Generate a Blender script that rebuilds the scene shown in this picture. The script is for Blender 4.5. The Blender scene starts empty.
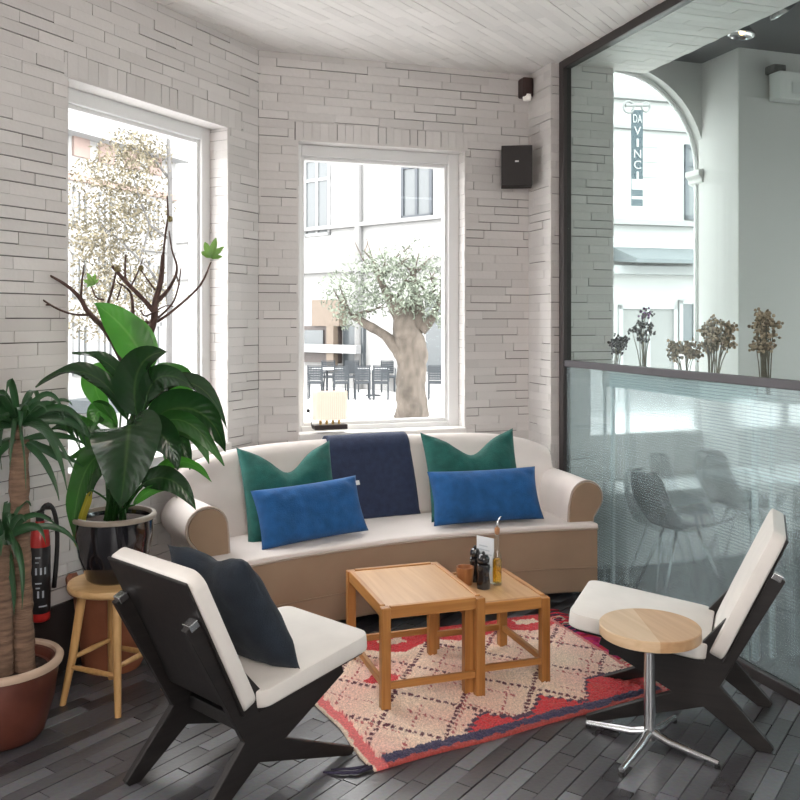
import bpy, bmesh, math, random
from mathutils import Vector, Matrix, noise
from math import sin, cos, pi, radians, sqrt

SC = bpy.context.scene
COL = SC.collection
random.seed(7)

# ------------------------------------------------------------------ camera
HC = 1.6          # eye height
F = 870.0         # focal length in pixels of the 800 px frame
HY = 320.0        # horizon row
TH = radians(18)  # camera looks 18 degrees right of the back wall's normal
CT, ST = cos(TH), sin(TH)


def c2w(X, Y, z=0.0):
    return Vector((CT * X + ST * Y, -ST * X + CT * Y, z))


def at(px, py, Y):
    """point seen at (px,py) at depth Y"""
    return c2w((px - 400) / F * Y, Y, HC - (py - HY) * Y / F)


def ong(px, py, z=0.0):
    Y = F * (HC - z) / (py - HY)
    return c2w((px - 400) / F * Y, Y, z)


cam = bpy.data.cameras.new('camera')
cam.sensor_width = 36
cam.lens = 36 * F / 800
cam.shift_y = -(400 - HY) / 800
cam.clip_end = 300
co = bpy.data.objects.new('camera', cam)
COL.objects.link(co)
co.location = (0, 0, HC)
co.rotation_euler = (pi / 2, 0, -TH)
SC.camera = co

# ------------------------------------------------------------------ materials


def nodes(name):
    m = bpy.data.materials.new(name)
    m.use_nodes = True
    nt = m.node_tree
    b = nt.nodes['Principled BSDF']
    return m, nt, b


def lnk(nt, a, b):
    nt.links.new(a, b)


def mat(name, col, rough=0.6, metal=0.0, var=0.0, vscale=8.0, bump=0.0, bscale=60.0, sheen=0.0, stretch=None, island=0.0, spec=0.5, coat=0.0, detail=3.0, trans=0.0, ior=1.45, emit=None, estr=0.0, sub=0.0):
    m, nt, b = nodes(name)
    c = (col[0], col[1], col[2], 1)
    b.inputs['Base Color'].default_value = c
    b.inputs['Roughness'].default_value = rough
    b.inputs['Metallic'].default_value = metal
    b.inputs['Specular IOR Level'].default_value = spec
    b.inputs['Sheen Weight'].default_value = sheen
    b.inputs['Coat Weight'].default_value = coat
    b.inputs['Transmission Weight'].default_value = trans
    b.inputs['IOR'].default_value = ior
    if emit:
        b.inputs['Emission Color'].default_value = (emit[0], emit[1], emit[2], 1)
        b.inputs['Emission Strength'].default_value = estr
    tc = nt.nodes.new('ShaderNodeTexCoord')
    mp = nt.nodes.new('ShaderNodeMapping')
    lnk(nt, tc.outputs['Object'], mp.inputs['Vector'])
    if stretch:
        mp.inputs['Scale'].default_value = stretch
    fac = None
    if var > 0:
        n = nt.nodes.new('ShaderNodeTexNoise')
        n.inputs['Scale'].default_value = vscale
        n.inputs['Detail'].default_value = detail
        lnk(nt, mp.outputs['Vector'], n.inputs['Vector'])
        fac = n.outputs['Fac']
    if island > 0:
        g = nt.nodes.new('ShaderNodeNewGeometry')
        fi = g.outputs['Random Per Island']
        if fac is not None:
            mx = nt.nodes.new('ShaderNodeMix')
            mx.inputs['Factor'].default_value = 0.65
            lnk(nt, fac, mx.inputs[2]); lnk(nt, fi, mx.inputs[3])
            fac = mx.outputs[0]
        else:
            fac = fi
    if fac is not None:
        a = max(var, island)
        r = nt.nodes.new('ShaderNodeValToRGB')
        r.color_ramp.elements[0].position = 0.2
        r.color_ramp.elements[1].position = 0.8
        r.color_ramp.elements[0].color = tuple(x * (1 - a) for x in col) + (1,)
        r.color_ramp.elements[1].color = tuple(min(1, x * (1 + a)) for x in col) + (1,)
        lnk(nt, fac, r.inputs['Fac'])
        lnk(nt, r.outputs['Color'], b.inputs['Base Color'])
    if bump > 0:
        n2 = nt.nodes.new('ShaderNodeTexNoise')
        n2.inputs['Scale'].default_value = bscale
        n2.inputs['Detail'].default_value = 4
        lnk(nt, mp.outputs['Vector'], n2.inputs['Vector'])
        bp = nt.nodes.new('ShaderNodeBump')
        bp.inputs['Strength'].default_value = bump
        bp.inputs['Distance'].default_value = 0.01
        lnk(nt, n2.outputs['Fac'], bp.inputs['Height'])
        lnk(nt, bp.outputs['Normal'], b.inputs['Normal'])
    return m


def wood(name, dark, light, axis='X', rough=0.4, scale=1.0, coat=0.0, board=None):
    m, nt, b = nodes(name)
    tc = nt.nodes.new('ShaderNodeTexCoord')
    mp = nt.nodes.new('ShaderNodeMapping')
    s = [30 * scale] * 3
    s['XYZ'.index(axis)] = 1.6 * scale
    mp.inputs['Scale'].default_value = s
    lnk(nt, tc.outputs['Object'], mp.inputs['Vector'])
    n = nt.nodes.new('ShaderNodeTexNoise')
    n.inputs['Scale'].default_value = 1.3
    n.inputs['Detail'].default_value = 6
    n.inputs['Distortion'].default_value = 0.6
    lnk(nt, mp.outputs['Vector'], n.inputs['Vector'])
    r = nt.nodes.new('ShaderNodeValToRGB')
    r.color_ramp.elements[0].position = 0.3
    r.color_ramp.elements[1].position = 0.7
    r.color_ramp.elements[0].color = tuple(dark) + (1,)
    r.color_ramp.elements[1].color = tuple(light) + (1,)
    lnk(nt, n.outputs['Fac'], r.inputs['Fac'])
    if board:
        # a second, browner board glued on beside the first
        vd = nt.nodes.new('ShaderNodeVectorMath'); vd.operation = 'DOT_PRODUCT'; vd.inputs[1].default_value = board[:3]
        lnk(nt, tc.outputs['Object'], vd.inputs[0])
        gt = nt.nodes.new('ShaderNodeMath'); gt.operation = 'GREATER_THAN'; gt.inputs[1].default_value = board[3]
        lnk(nt, vd.outputs['Value'], gt.inputs[0])
        mx = nt.nodes.new('ShaderNodeMix'); mx.data_type = 'RGBA'; mx.blend_type = 'MULTIPLY'
        mx.inputs[7].default_value = (0.86, 0.74, 0.62, 1)
        lnk(nt, gt.outputs[0], mx.inputs[0]); lnk(nt, r.outputs['Color'], mx.inputs[6]); lnk(nt, mx.outputs[2], b.inputs['Base Color'])
    else:
        lnk(nt, r.outputs['Color'], b.inputs['Base Color'])
    b.inputs['Roughness'].default_value = rough
    b.inputs['Coat Weight'].default_value = coat
    bp = nt.nodes.new('ShaderNodeBump')
    bp.inputs['Strength'].default_value = 0.08
    bp.inputs['Distance'].default_value = 0.004
    lnk(nt, n.outputs['Fac'], bp.inputs['Height'])
    lnk(nt, bp.outputs['Normal'], b.inputs['Normal'])
    return m


def clear_glass(name, tint, refl=0.06, fk=0.16):
    m, nt, b = nodes(name)
    nt.nodes.remove(b)
    out = nt.nodes['Material Output']
    t = nt.nodes.new('ShaderNodeBsdfTransparent')
    t.inputs['Color'].default_value = tuple(tint) + (1,)
    g = nt.nodes.new('ShaderNodeBsdfGlossy')
    g.inputs['Roughness'].default_value = 0.0
    lw = nt.nodes.new('ShaderNodeLayerWeight')
    lw.inputs['Blend'].default_value = 0.25
    mm = nt.nodes.new('ShaderNodeMath')
    mm.operation = 'MULTIPLY_ADD'
    mm.inputs[1].default_value = fk
    mm.inputs[2].default_value = refl
    lnk(nt, lw.outputs['Fresnel'], mm.inputs[0])
    mx = nt.nodes.new('ShaderNodeMixShader')
    lnk(nt, mm.outputs[0], mx.inputs[0])
    lnk(nt, t.outputs[0], mx.inputs[1])
    lnk(nt, g.outputs[0], mx.inputs[2])
    lnk(nt, mx.outputs[0], out.inputs['Surface'])
    return m


def ribbed_glass(name):
    """wired, reeded glass: rough see-through body with a fine grid of paler lines"""
    m, nt, b = nodes(name)
    nt.nodes.remove(b)
    out = nt.nodes['Material Output']
    tc = nt.nodes.new('ShaderNodeTexCoord')
    sp = nt.nodes.new('ShaderNodeSeparateXYZ')
    lnk(nt, tc.outputs['Object'], sp.inputs[0])

    def lines(sock, period, width):
        a = nt.nodes.new('ShaderNodeMath'); a.operation = 'MULTIPLY'; a.inputs[1].default_value = 1 / period
        lnk(nt, sock, a.inputs[0])
        f = nt.nodes.new('ShaderNodeMath'); f.operation = 'FRACT'
        lnk(nt, a.outputs[0], f.inputs[0])
        l = nt.nodes.new('ShaderNodeMath'); l.operation = 'LESS_THAN'; l.inputs[1].default_value = width
        lnk(nt, f.outputs[0], l.inputs[0])
        return l.outputs[0]
    h = lines(sp.outputs['Z'], 0.0155, 0.26)
    v = lines(sp.outputs['Y'], 0.0155, 0.20)
    mxm = nt.nodes.new('ShaderNodeMath'); mxm.operation = 'MAXIMUM'
    lnk(nt, h, mxm.inputs[0]); lnk(nt, v, mxm.inputs[1])
    rf = nt.nodes.new('ShaderNodeBsdfRefraction')
    rf.inputs['Color'].default_value = (0.86, 0.94, 0.95, 1)
    rf.inputs['Roughness'].default_value = 0.13
    rf.inputs['IOR'].default_value = 1.25
    tr = nt.nodes.new('ShaderNodeBsdfTransparent')
    tr.inputs['Color'].default_value = (0.86, 0.94, 0.95, 1)
    tl = nt.nodes.new('ShaderNodeBsdfTranslucent')
    tl.inputs['Color'].default_value = (0.80, 0.88, 0.90, 1)
    df = nt.nodes.new('ShaderNodeBsdfDiffuse')
    df.inputs['Color'].default_value = (0.72, 0.80, 0.82, 1)
    m0 = nt.nodes.new('ShaderNodeMixShader'); m0.inputs[0].default_value = 0.4
    lnk(nt, rf.outputs[0], m0.inputs[1]); lnk(nt, tr.outputs[0], m0.inputs[2])
    m1 = nt.nodes.new('ShaderNodeMixShader'); m1.inputs[0].default_value = 0.45
    lnk(nt, tl.outputs[0], m1.inputs[1]); lnk(nt, df.outputs[0], m1.inputs[2])
    fa = nt.nodes.new('ShaderNodeMath'); fa.operation = 'MULTIPLY_ADD'
    fa.inputs[1].default_value = 0.24; fa.inputs[2].default_value = 0.02
    lnk(nt, mxm.outputs[0], fa.inputs[0])
    m2 = nt.nodes.new('ShaderNodeMixShader')
    lnk(nt, fa.outputs[0], m2.inputs[0]); lnk(nt, m0.outputs[0], m2.inputs[1]); lnk(nt, m1.outputs[0], m2.inputs[2])
    lnk(nt, m2.outputs[0], out.inputs['Surface'])
    return m


def leafmat(name, col, vein, rough=0.35, trans=0.35):
    """glossy leaf, paler mid rib from the u coordinate, light passing through"""
    m, nt, b = nodes(name)
    out = nt.nodes['Material Output']
    uv = nt.nodes.new('ShaderNodeUVMap')
    sp = nt.nodes.new('ShaderNodeSeparateXYZ')
    lnk(nt, uv.outputs[0], sp.inputs[0])
    a = nt.nodes.new('ShaderNodeMath'); a.operation = 'SUBTRACT'; a.inputs[1].default_value = 0.5
    lnk(nt, sp.outputs['X'], a.inputs[0])
    ab = nt.nodes.new('ShaderNodeMath'); ab.operation = 'ABSOLUTE'
    lnk(nt, a.outputs[0], ab.inputs[0])
    # side veins: bands of v minus |u|
    vm = nt.nodes.new('ShaderNodeMath'); vm.operation = 'MULTIPLY_ADD'; vm.inputs[1].default_value = -0.35
    lnk(nt, ab.outputs[0], vm.inputs[0]); lnk(nt, sp.outputs['Y'], vm.inputs[2])
    vs = nt.nodes.new('ShaderNodeMath'); vs.operation = 'MULTIPLY'; vs.inputs[1].default_value = 75
    lnk(nt, vm.outputs[0], vs.inputs[0])
    sn = nt.nodes.new('ShaderNodeMath'); sn.operation = 'SINE'
    lnk(nt, vs.outputs[0], sn.inputs[0])
    rr = nt.nodes.new('ShaderNodeValToRGB')
    rr.color_ramp.elements[0].position = 0.0
    rr.color_ramp.elements[0].color = tuple(vein) + (1,)
    rr.color_ramp.elements[1].position = 0.045
    rr.color_ramp.elements[1].color = tuple(col) + (1,)
    lnk(nt, ab.outputs[0], rr.inputs['Fac'])
    n = nt.nodes.new('ShaderNodeTexNoise'); n.inputs['Scale'].default_value = 14
    hv = nt.nodes.new('ShaderNodeMix'); hv.data_type = 'RGBA'; hv.blend_type = 'MULTIPLY'
    hv.inputs[0].default_value = 0.35
    lnk(nt, rr.outputs['Color'], hv.inputs[6]); lnk(nt, n.outputs['Color'], hv.inputs[7])
    lnk(nt, hv.outputs[2], b.inputs['Base Color'])
    b.inputs['Roughness'].default_value = rough
    bp = nt.nodes.new('ShaderNodeBump'); bp.inputs['Strength'].default_value = 0.13; bp.inputs['Distance'].default_value = 0.004
    lnk(nt, sn.outputs[0], bp.inputs['Height']); lnk(nt, bp.outputs['Normal'], b.inputs['Normal'])
    tl = nt.nodes.new('ShaderNodeBsdfTranslucent')
    tl.inputs['Color'].default_value = (min(1, col[0] * 2.2), min(1, col[1] * 2.2), col[2] * 1.2, 1)
    mx = nt.nodes.new('ShaderNodeMixShader'); mx.inputs[0].default_value = trans
    lnk(nt, b.outputs[0], mx.inputs[1]); lnk(nt, tl.outputs[0], mx.inputs[2])
    lnk(nt, mx.outputs[0], out.inputs['Surface'])
    return m


def vcol_mat(name, attr, rough=0.95, bump=0.6):
    m, nt, b = nodes(name)
    a = nt.nodes.new('ShaderNodeVertexColor'); a.layer_name = attr
    n = nt.nodes.new('ShaderNodeTexNoise'); n.inputs['Scale'].default_value = 130; n.inputs['Detail'].default_value = 3
    tc = nt.nodes.new('ShaderNodeTexCoord')
    lnk(nt, tc.outputs['Object'], n.inputs['Vector'])
    r = nt.nodes.new('ShaderNodeMapRange'); r.inputs[1].default_value = 0.3; r.inputs[2].default_value = 0.7; r.inputs[3].default_value = 0.72; r.inputs[4].default_value = 1.15
    lnk(nt, n.outputs['Fac'], r.inputs[0])
    mx = nt.nodes.new('ShaderNodeMix'); mx.data_type = 'RGBA'; mx.blend_type = 'MULTIPLY'; mx.inputs[0].default_value = 1
    lnk(nt, a.outputs['Color'], mx.inputs[6]); lnk(nt, r.outputs[0], mx.inputs[7])
    lnk(nt, mx.outputs[2], b.inputs['Base Color'])
    b.inputs['Roughness'].default_value = rough
    b.inputs['Sheen Weight'].default_value = 0.2
    bp = nt.nodes.new('ShaderNodeBump'); bp.inputs['Strength'].default_value = bump; bp.inputs['Distance'].default_value = 0.01
    lnk(nt, n.outputs['Fac'], bp.inputs['Height']); lnk(nt, bp.outputs['Normal'], b.inputs['Normal'])
    return m


M = {}
M['paint'] = mat('white_painted_brick', (0.605, 0.578, 0.565), 0.55, var=0.06, vscale=3, bump=0.12, bscale=45, island=0.05)
M['joint'] = mat('brick_joint', (0.15, 0.14, 0.135), 0.9)
M['ceil'] = mat('ceiling_paint', (0.82, 0.79, 0.77), 0.6, var=0.05, vscale=3, bump=0.12, bscale=40, island=0.05)
M['ceil_joint'] = mat('ceiling_joint', (0.45, 0.43, 0.42), 0.9)
M['plaster'] = mat('smooth_plaster', (0.60, 0.59, 0.58), 0.7, var=0.03, vscale=2)
M['sillwhite'] = mat('white_sill', (0.75, 0.73, 0.71), 0.45)
M['winframe'] = mat('white_window_frame', (0.72, 0.72, 0.72), 0.35)
M['glass'] = clear_glass('window_glass', (0.97, 0.98, 0.98), 0.006, 0.05)
M['pglass'] = clear_glass('partition_glass', (0.87, 0.925, 0.915), 0.004, 0.06)
M['ribbed'] = ribbed_glass('wired_glass')
M['frame'] = mat('dark_steel_frame', (0.045, 0.038, 0.038), 0.4, 0.3)
M['rail'] = mat('grey_rail', (0.085, 0.08, 0.09), 0.55, 0.0)
M['darkbase'] = mat('dark_tile_plinth', (0.035, 0.03, 0.03), 0.35, var=0.2)
M['darkceil'] = mat('dark_ceiling', (0.07, 0.07, 0.075), 0.5)


def floor_mat():
    m, nt, b = nodes('dark_brick_floor')
    g = nt.nodes.new('ShaderNodeNewGeometry')
    tc = nt.nodes.new('ShaderNodeTexCoord')
    n = nt.nodes.new('ShaderNodeTexNoise'); n.inputs['Scale'].default_value = 60; n.inputs['Detail'].default_value = 6
    lnk(nt, tc.outputs['Object'], n.inputs['Vector'])
    n2 = nt.nodes.new('ShaderNodeTexNoise'); n2.inputs['Scale'].default_value = 1.3; n2.inputs['Detail'].default_value = 4
    lnk(nt, tc.outputs['Object'], n2.inputs['Vector'])
    r = nt.nodes.new('ShaderNodeValToRGB')
    e = r.color_ramp.elements
    e[0].position = 0.0; e[0].color = (0.050, 0.048, 0.054, 1)
    e[1].position = 1.0; e[1].color = (0.195, 0.203, 0.222, 1)
    k = e.new(0.5); k.color = (0.092, 0.092, 0.102, 1)
    lnk(nt, g.outputs['Random Per Island'], r.inputs['Fac'])
    mx = nt.nodes.new('ShaderNodeMix'); mx.data_type = 'RGBA'; mx.blend_type = 'MULTIPLY'; mx.inputs[0].default_value = 0.5
    lnk(nt, r.outputs['Color'], mx.inputs[6]); lnk(nt, n.outputs['Color'], mx.inputs[7])
    lnk(nt, mx.outputs[2], b.inputs['Base Color'])
    rr = nt.nodes.new('ShaderNodeMapRange'); rr.inputs[3].default_value = 0.18; rr.inputs[4].default_value = 0.42
    lnk(nt, n2.outputs['Fac'], rr.inputs[0])
    ad = nt.nodes.new('ShaderNodeMath'); ad.operation = 'MULTIPLY_ADD'; ad.inputs[1].default_value = 0.12
    lnk(nt, g.outputs['Random Per Island'], ad.inputs[0]); lnk(nt, rr.outputs[0], ad.inputs[2])
    lnk(nt, ad.outputs[0], b.inputs['Roughness'])
    b.inputs['Specular IOR Level'].default_value = 0.9
    bp = nt.nodes.new('ShaderNodeBump'); bp.inputs['Strength'].default_value = 0.22; bp.inputs['Distance'].default_value = 0.004
    lnk(nt, n.outputs['Fac'], bp.inputs['Height']); lnk(nt, bp.outputs['Normal'], b.inputs['Normal'])
    return m


M['floor'] = floor_mat()
M['floorjoint'] = mat('floor_joint', (0.012, 0.010, 0.010), 0.8)
M['sofa'] = mat('pale_greige_fabric', (0.70, 0.635, 0.605), 0.85, var=0.06, vscale=6, bump=0.05, bscale=220, sheen=0.1)
M['sofatan'] = mat('tan_fabric', (0.285, 0.195, 0.13), 0.85, var=0.08, vscale=6, bump=0.05, bscale=220, sheen=0.1)
M['piping'] = mat('taupe_piping', (0.40, 0.33, 0.28), 0.8)
M['sofaleg'] = mat('sofa_leg_black', (0.03, 0.022, 0.02), 0.4)
M['green'] = mat('green_linen', (0.012, 0.092, 0.078), 0.9, var=0.3, vscale=18, bump=0.3, bscale=160, sheen=0.06)
M['blue'] = mat('blue_linen', (0.010, 0.080, 0.235), 0.9, var=0.25, vscale=18, bump=0.3, bscale=160, sheen=0.06)
M['navy'] = mat('navy_wool', (0.025, 0.036, 0.080), 0.95, var=0.2, vscale=30, bump=0.3, bscale=200, sheen=0.12)
M['ink'] = mat('dark_navy_linen', (0.013, 0.020, 0.031), 0.9, var=0.3, vscale=16, bump=0.3, bscale=180, sheen=0.05)
M['oakX'] = wood('oak_along_x', (0.32, 0.13, 0.03), (0.50, 0.235, 0.07), 'X', 0.38)
M['oakY'] = wood('oak_along_y', (0.32, 0.13, 0.03), (0.50, 0.235, 0.07), 'Y', 0.38)
M['oakZ'] = wood('oak_along_z', (0.28, 0.11, 0.025), (0.46, 0.21, 0.06), 'Z', 0.38)
M['oaktop'] = wood('oak_top', (0.47, 0.26, 0.12), (0.58, 0.36, 0.185), 'Y', 0.33, 0.8)
M['roundtop'] = wood('round_oak_top', (0.50, 0.34, 0.20), (0.63, 0.46, 0.30), 'Y', 0.35, 0.6, board=(CT, -ST, 0, -0.015))
M['beechX'] = wood('beech_seat', (0.52, 0.31, 0.13), (0.68, 0.45, 0.22), 'X', 0.4)
M['beech'] = wood('beech_leg', (0.50, 0.28, 0.10), (0.66, 0.40, 0.17), 'Z', 0.4)
M['chrome'] = mat('brushed_chrome', (0.62, 0.62, 0.63), 0.22, 1.0)
M['steel'] = mat('dark_steel', (0.25, 0.25, 0.26), 0.35, 0.9)
M['chairwood'] = wood('black_stained_wood', (0.006, 0.005, 0.005), (0.016, 0.013, 0.0125), 'X', 0.45)
M['cream'] = mat('cream_upholstery', (0.68, 0.65, 0.615), 0.75, var=0.05, vscale=10, bump=0.06, bscale=240)
M['blackglaze'] = mat('black_glaze', (0.012, 0.012, 0.016), 0.12, coat=0.6, var=0.3, vscale=6)
M['rimglaze'] = mat('rim_glaze', (0.26, 0.22, 0.18), 0.35, var=0.2, vscale=20)
M['terra'] = mat('terracotta', (0.33, 0.115, 0.06), 0.6, var=0.3, vscale=5, bump=0.1)
M['terraglaze'] = mat('brown_glazed_clay', (0.105, 0.032, 0.021), 0.4, var=0.5, vscale=7, bump=0.1, bscale=20)
M['buffrim'] = mat('buff_clay_rim', (0.50, 0.37, 0.28), 0.6, var=0.15)
M['soil'] = mat('soil', (0.035, 0.02, 0.014), 0.95, var=0.5, vscale=60, bump=0.8, bscale=70)
M['bark'] = mat('fig_bark', (0.085, 0.05, 0.042), 0.85, var=0.4, vscale=25, bump=0.5, bscale=60)
M['yuccabark'] = mat('yucca_bark', (0.20, 0.125, 0.085), 0.9, var=0.55, vscale=10, bump=0.8, bscale=30, stretch=(1, 1, 7))
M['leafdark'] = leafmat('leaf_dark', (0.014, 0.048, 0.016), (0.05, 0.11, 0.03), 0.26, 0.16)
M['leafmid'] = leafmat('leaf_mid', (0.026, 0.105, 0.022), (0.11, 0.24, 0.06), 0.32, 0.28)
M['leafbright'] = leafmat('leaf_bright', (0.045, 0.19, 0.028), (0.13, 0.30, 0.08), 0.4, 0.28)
M['leafyellow'] = leafmat('leaf_yellowing', (0.30, 0.25, 0.03), (0.45, 0.42, 0.1), 0.4, 0.35)
M['leaffig'] = leafmat('leaf_fig', (0.17, 0.33, 0.09), (0.22, 0.38, 0.13), 0.5, 0.12)
M['yuccaleaf'] = leafmat('yucca_leaf', (0.028, 0.085, 0.035), (0.05, 0.13, 0.05), 0.3, 0.15)
M['fruit'] = mat('unripe_fig', (0.20, 0.17, 0.08), 0.6)
M['red'] = mat('extinguisher_red', (0.42, 0.02, 0.018), 0.3, coat=0.4)
M['blacklabel'] = mat('black_label', (0.018, 0.018, 0.02), 0.4)
M['white'] = mat('white_plastic', (0.75, 0.75, 0.74), 0.4)
M['rubber'] = mat('black_rubber', (0.014, 0.014, 0.015), 0.5)
M['speaker'] = mat('black_speaker', (0.020, 0.016, 0.016), 0.6, bump=0.1, bscale=300)
M['bronze'] = mat('dark_bronze', (0.05, 0.03, 0.028), 0.4, 0.4)
M['lens'] = mat('spot_lens', (0.9, 0.88, 0.82), 0.2, emit=(1, 0.95, 0.88), estr=0.1)
M['shade'] = mat('pleated_shade', (0.85, 0.77, 0.66), 0.8, emit=(1.0, 0.86, 0.70), estr=0.32)
M['lampbase'] = mat('lamp_base_dark', (0.045, 0.03, 0.03), 0.4)
M['brass'] = mat('brass', (0.5, 0.32, 0.12), 0.3, 1.0)
M['cupwood'] = wood('cup_wood', (0.22, 0.075, 0.025), (0.36, 0.15, 0.05), 'Z', 0.4)
M['millblack'] = mat('mill_black', (0.013, 0.013, 0.015), 0.15, coat=0.5)
M['card'] = mat('menu_card', (0.62, 0.66, 0.70), 0.35)
M['print'] = mat('menu_print', (0.42, 0.47, 0.52), 0.5)
M['bottle'] = clear_glass('bottle_glass', (0.90, 0.93, 0.92), 0.10)
M['oil'] = mat('olive_oil', (0.95, 0.62, 0.06), 0.05, trans=0.85, ior=1.2)
M['cork'] = mat('cork', (0.36, 0.18, 0.09), 0.8, var=0.3, vscale=60)
M['tag'] = mat('white_tag', (0.7, 0.7, 0.7), 0.7)
M['rug'] = vcol_mat('rug_pile', 'pattern')
M['navyyarn'] = mat('dark_yarn', (0.035, 0.03, 0.06), 0.9)
M['redyarn'] = mat('red_yarn', (0.48, 0.03, 0.05), 0.9)
M['pinkyarn'] = mat('magenta_yarn', (0.40, 0.02, 0.12), 0.9)
M['creamyarn'] = mat('cream_yarn', (0.55, 0.45, 0.34), 0.9)
# outside
M['facade'] = mat('pale_render', (0.31, 0.31, 0.308), 0.85, var=0.03, vscale=0.4)
M['facadegrey'] = mat('grey_render', (0.165, 0.165, 0.165), 0.85, var=0.05, vscale=0.4)
M['stone'] = mat('pale_stone_band', (0.185, 0.185, 0.185), 0.85)
M['darkwin'] = mat('dark_pane', (0.060, 0.070, 0.077), 0.15)
M['greywin'] = mat('grey_pane', (0.085, 0.094, 0.10), 0.2)
M['slateframe'] = mat('slate_frame', (0.043, 0.050, 0.060), 0.5)
M['street'] = mat('paving', (0.45, 0.445, 0.44), 0.9, var=0.08, vscale=1.5)
M['rose'] = mat('brick_red_band', (0.27, 0.205, 0.185), 0.9, var=0.15, vscale=2)
M['roofgrey'] = mat('slate_roof', (0.130, 0.133, 0.140), 0.8, var=0.15, vscale=2)
M['olivebark'] = mat('olive_bark', (0.095, 0.080, 0.067), 0.95, var=0.65, vscale=9, bump=1.0, bscale=14, stretch=(1, 1, 0.45), detail=8)
M['oliveleaf'] = mat('olive_leaf', (0.15, 0.175, 0.135), 0.6, island=0.35)
M['autumnleaf'] = mat('autumn_leaf', (0.135, 0.117, 0.077), 0.7, island=0.35)
M['planebark'] = mat('street_tree_bark', (0.110, 0.107, 0.107), 0.9, var=0.3, vscale=5)
M['cafechair'] = mat('grey_wicker', (0.037, 0.043, 0.050), 0.7)
M['cafewood'] = mat('cafe_timber', (0.135, 0.105, 0.082), 0.6, var=0.1)
M['cafedark'] = mat('cafe_brown', (0.055, 0.043, 0.040), 0.5)
M['awning'] = mat('grey_awning', (0.095, 0.107, 0.115), 0.8, var=0.1, vscale=2)
M['banner'] = mat('slate_banner', (0.030, 0.045, 0.055), 0.7)
M['bannerwhite'] = mat('banner_white', (0.260, 0.265, 0.270), 0.7)
M['shell'] = mat('black_shell', (0.012, 0.013, 0.016), 0.5)
M['tablewhite'] = mat('white_laminate', (0.78, 0.79, 0.79), 0.35)
M['planter'] = mat('pale_planter', (0.74, 0.75, 0.75), 0.6)
M['dryhead'] = mat('dried_tan_flower', (0.36, 0.255, 0.185), 0.95, island=0.45)
M['drydark'] = mat('dried_dark_flower', (0.095, 0.075, 0.085), 0.95, island=0.3)
M['drypurple'] = mat('purple_flower', (0.22, 0.10, 0.24), 0.9, island=0.3)
M['drystem'] = mat('dried_stem', (0.16, 0.13, 0.10), 0.9)
M['amber'] = mat('amber_glow', (0.9, 0.5, 0.2), 0.5, emit=(1.0, 0.62, 0.30), estr=0.9)
M['lampglow'] = mat('warm_bulb', (1, 0.8, 0.5), 0.5, emit=(1.0, 0.62, 0.25), estr=4.0)

# ------------------------------------------------------------------ mesh helpers
MATS = {}


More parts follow.
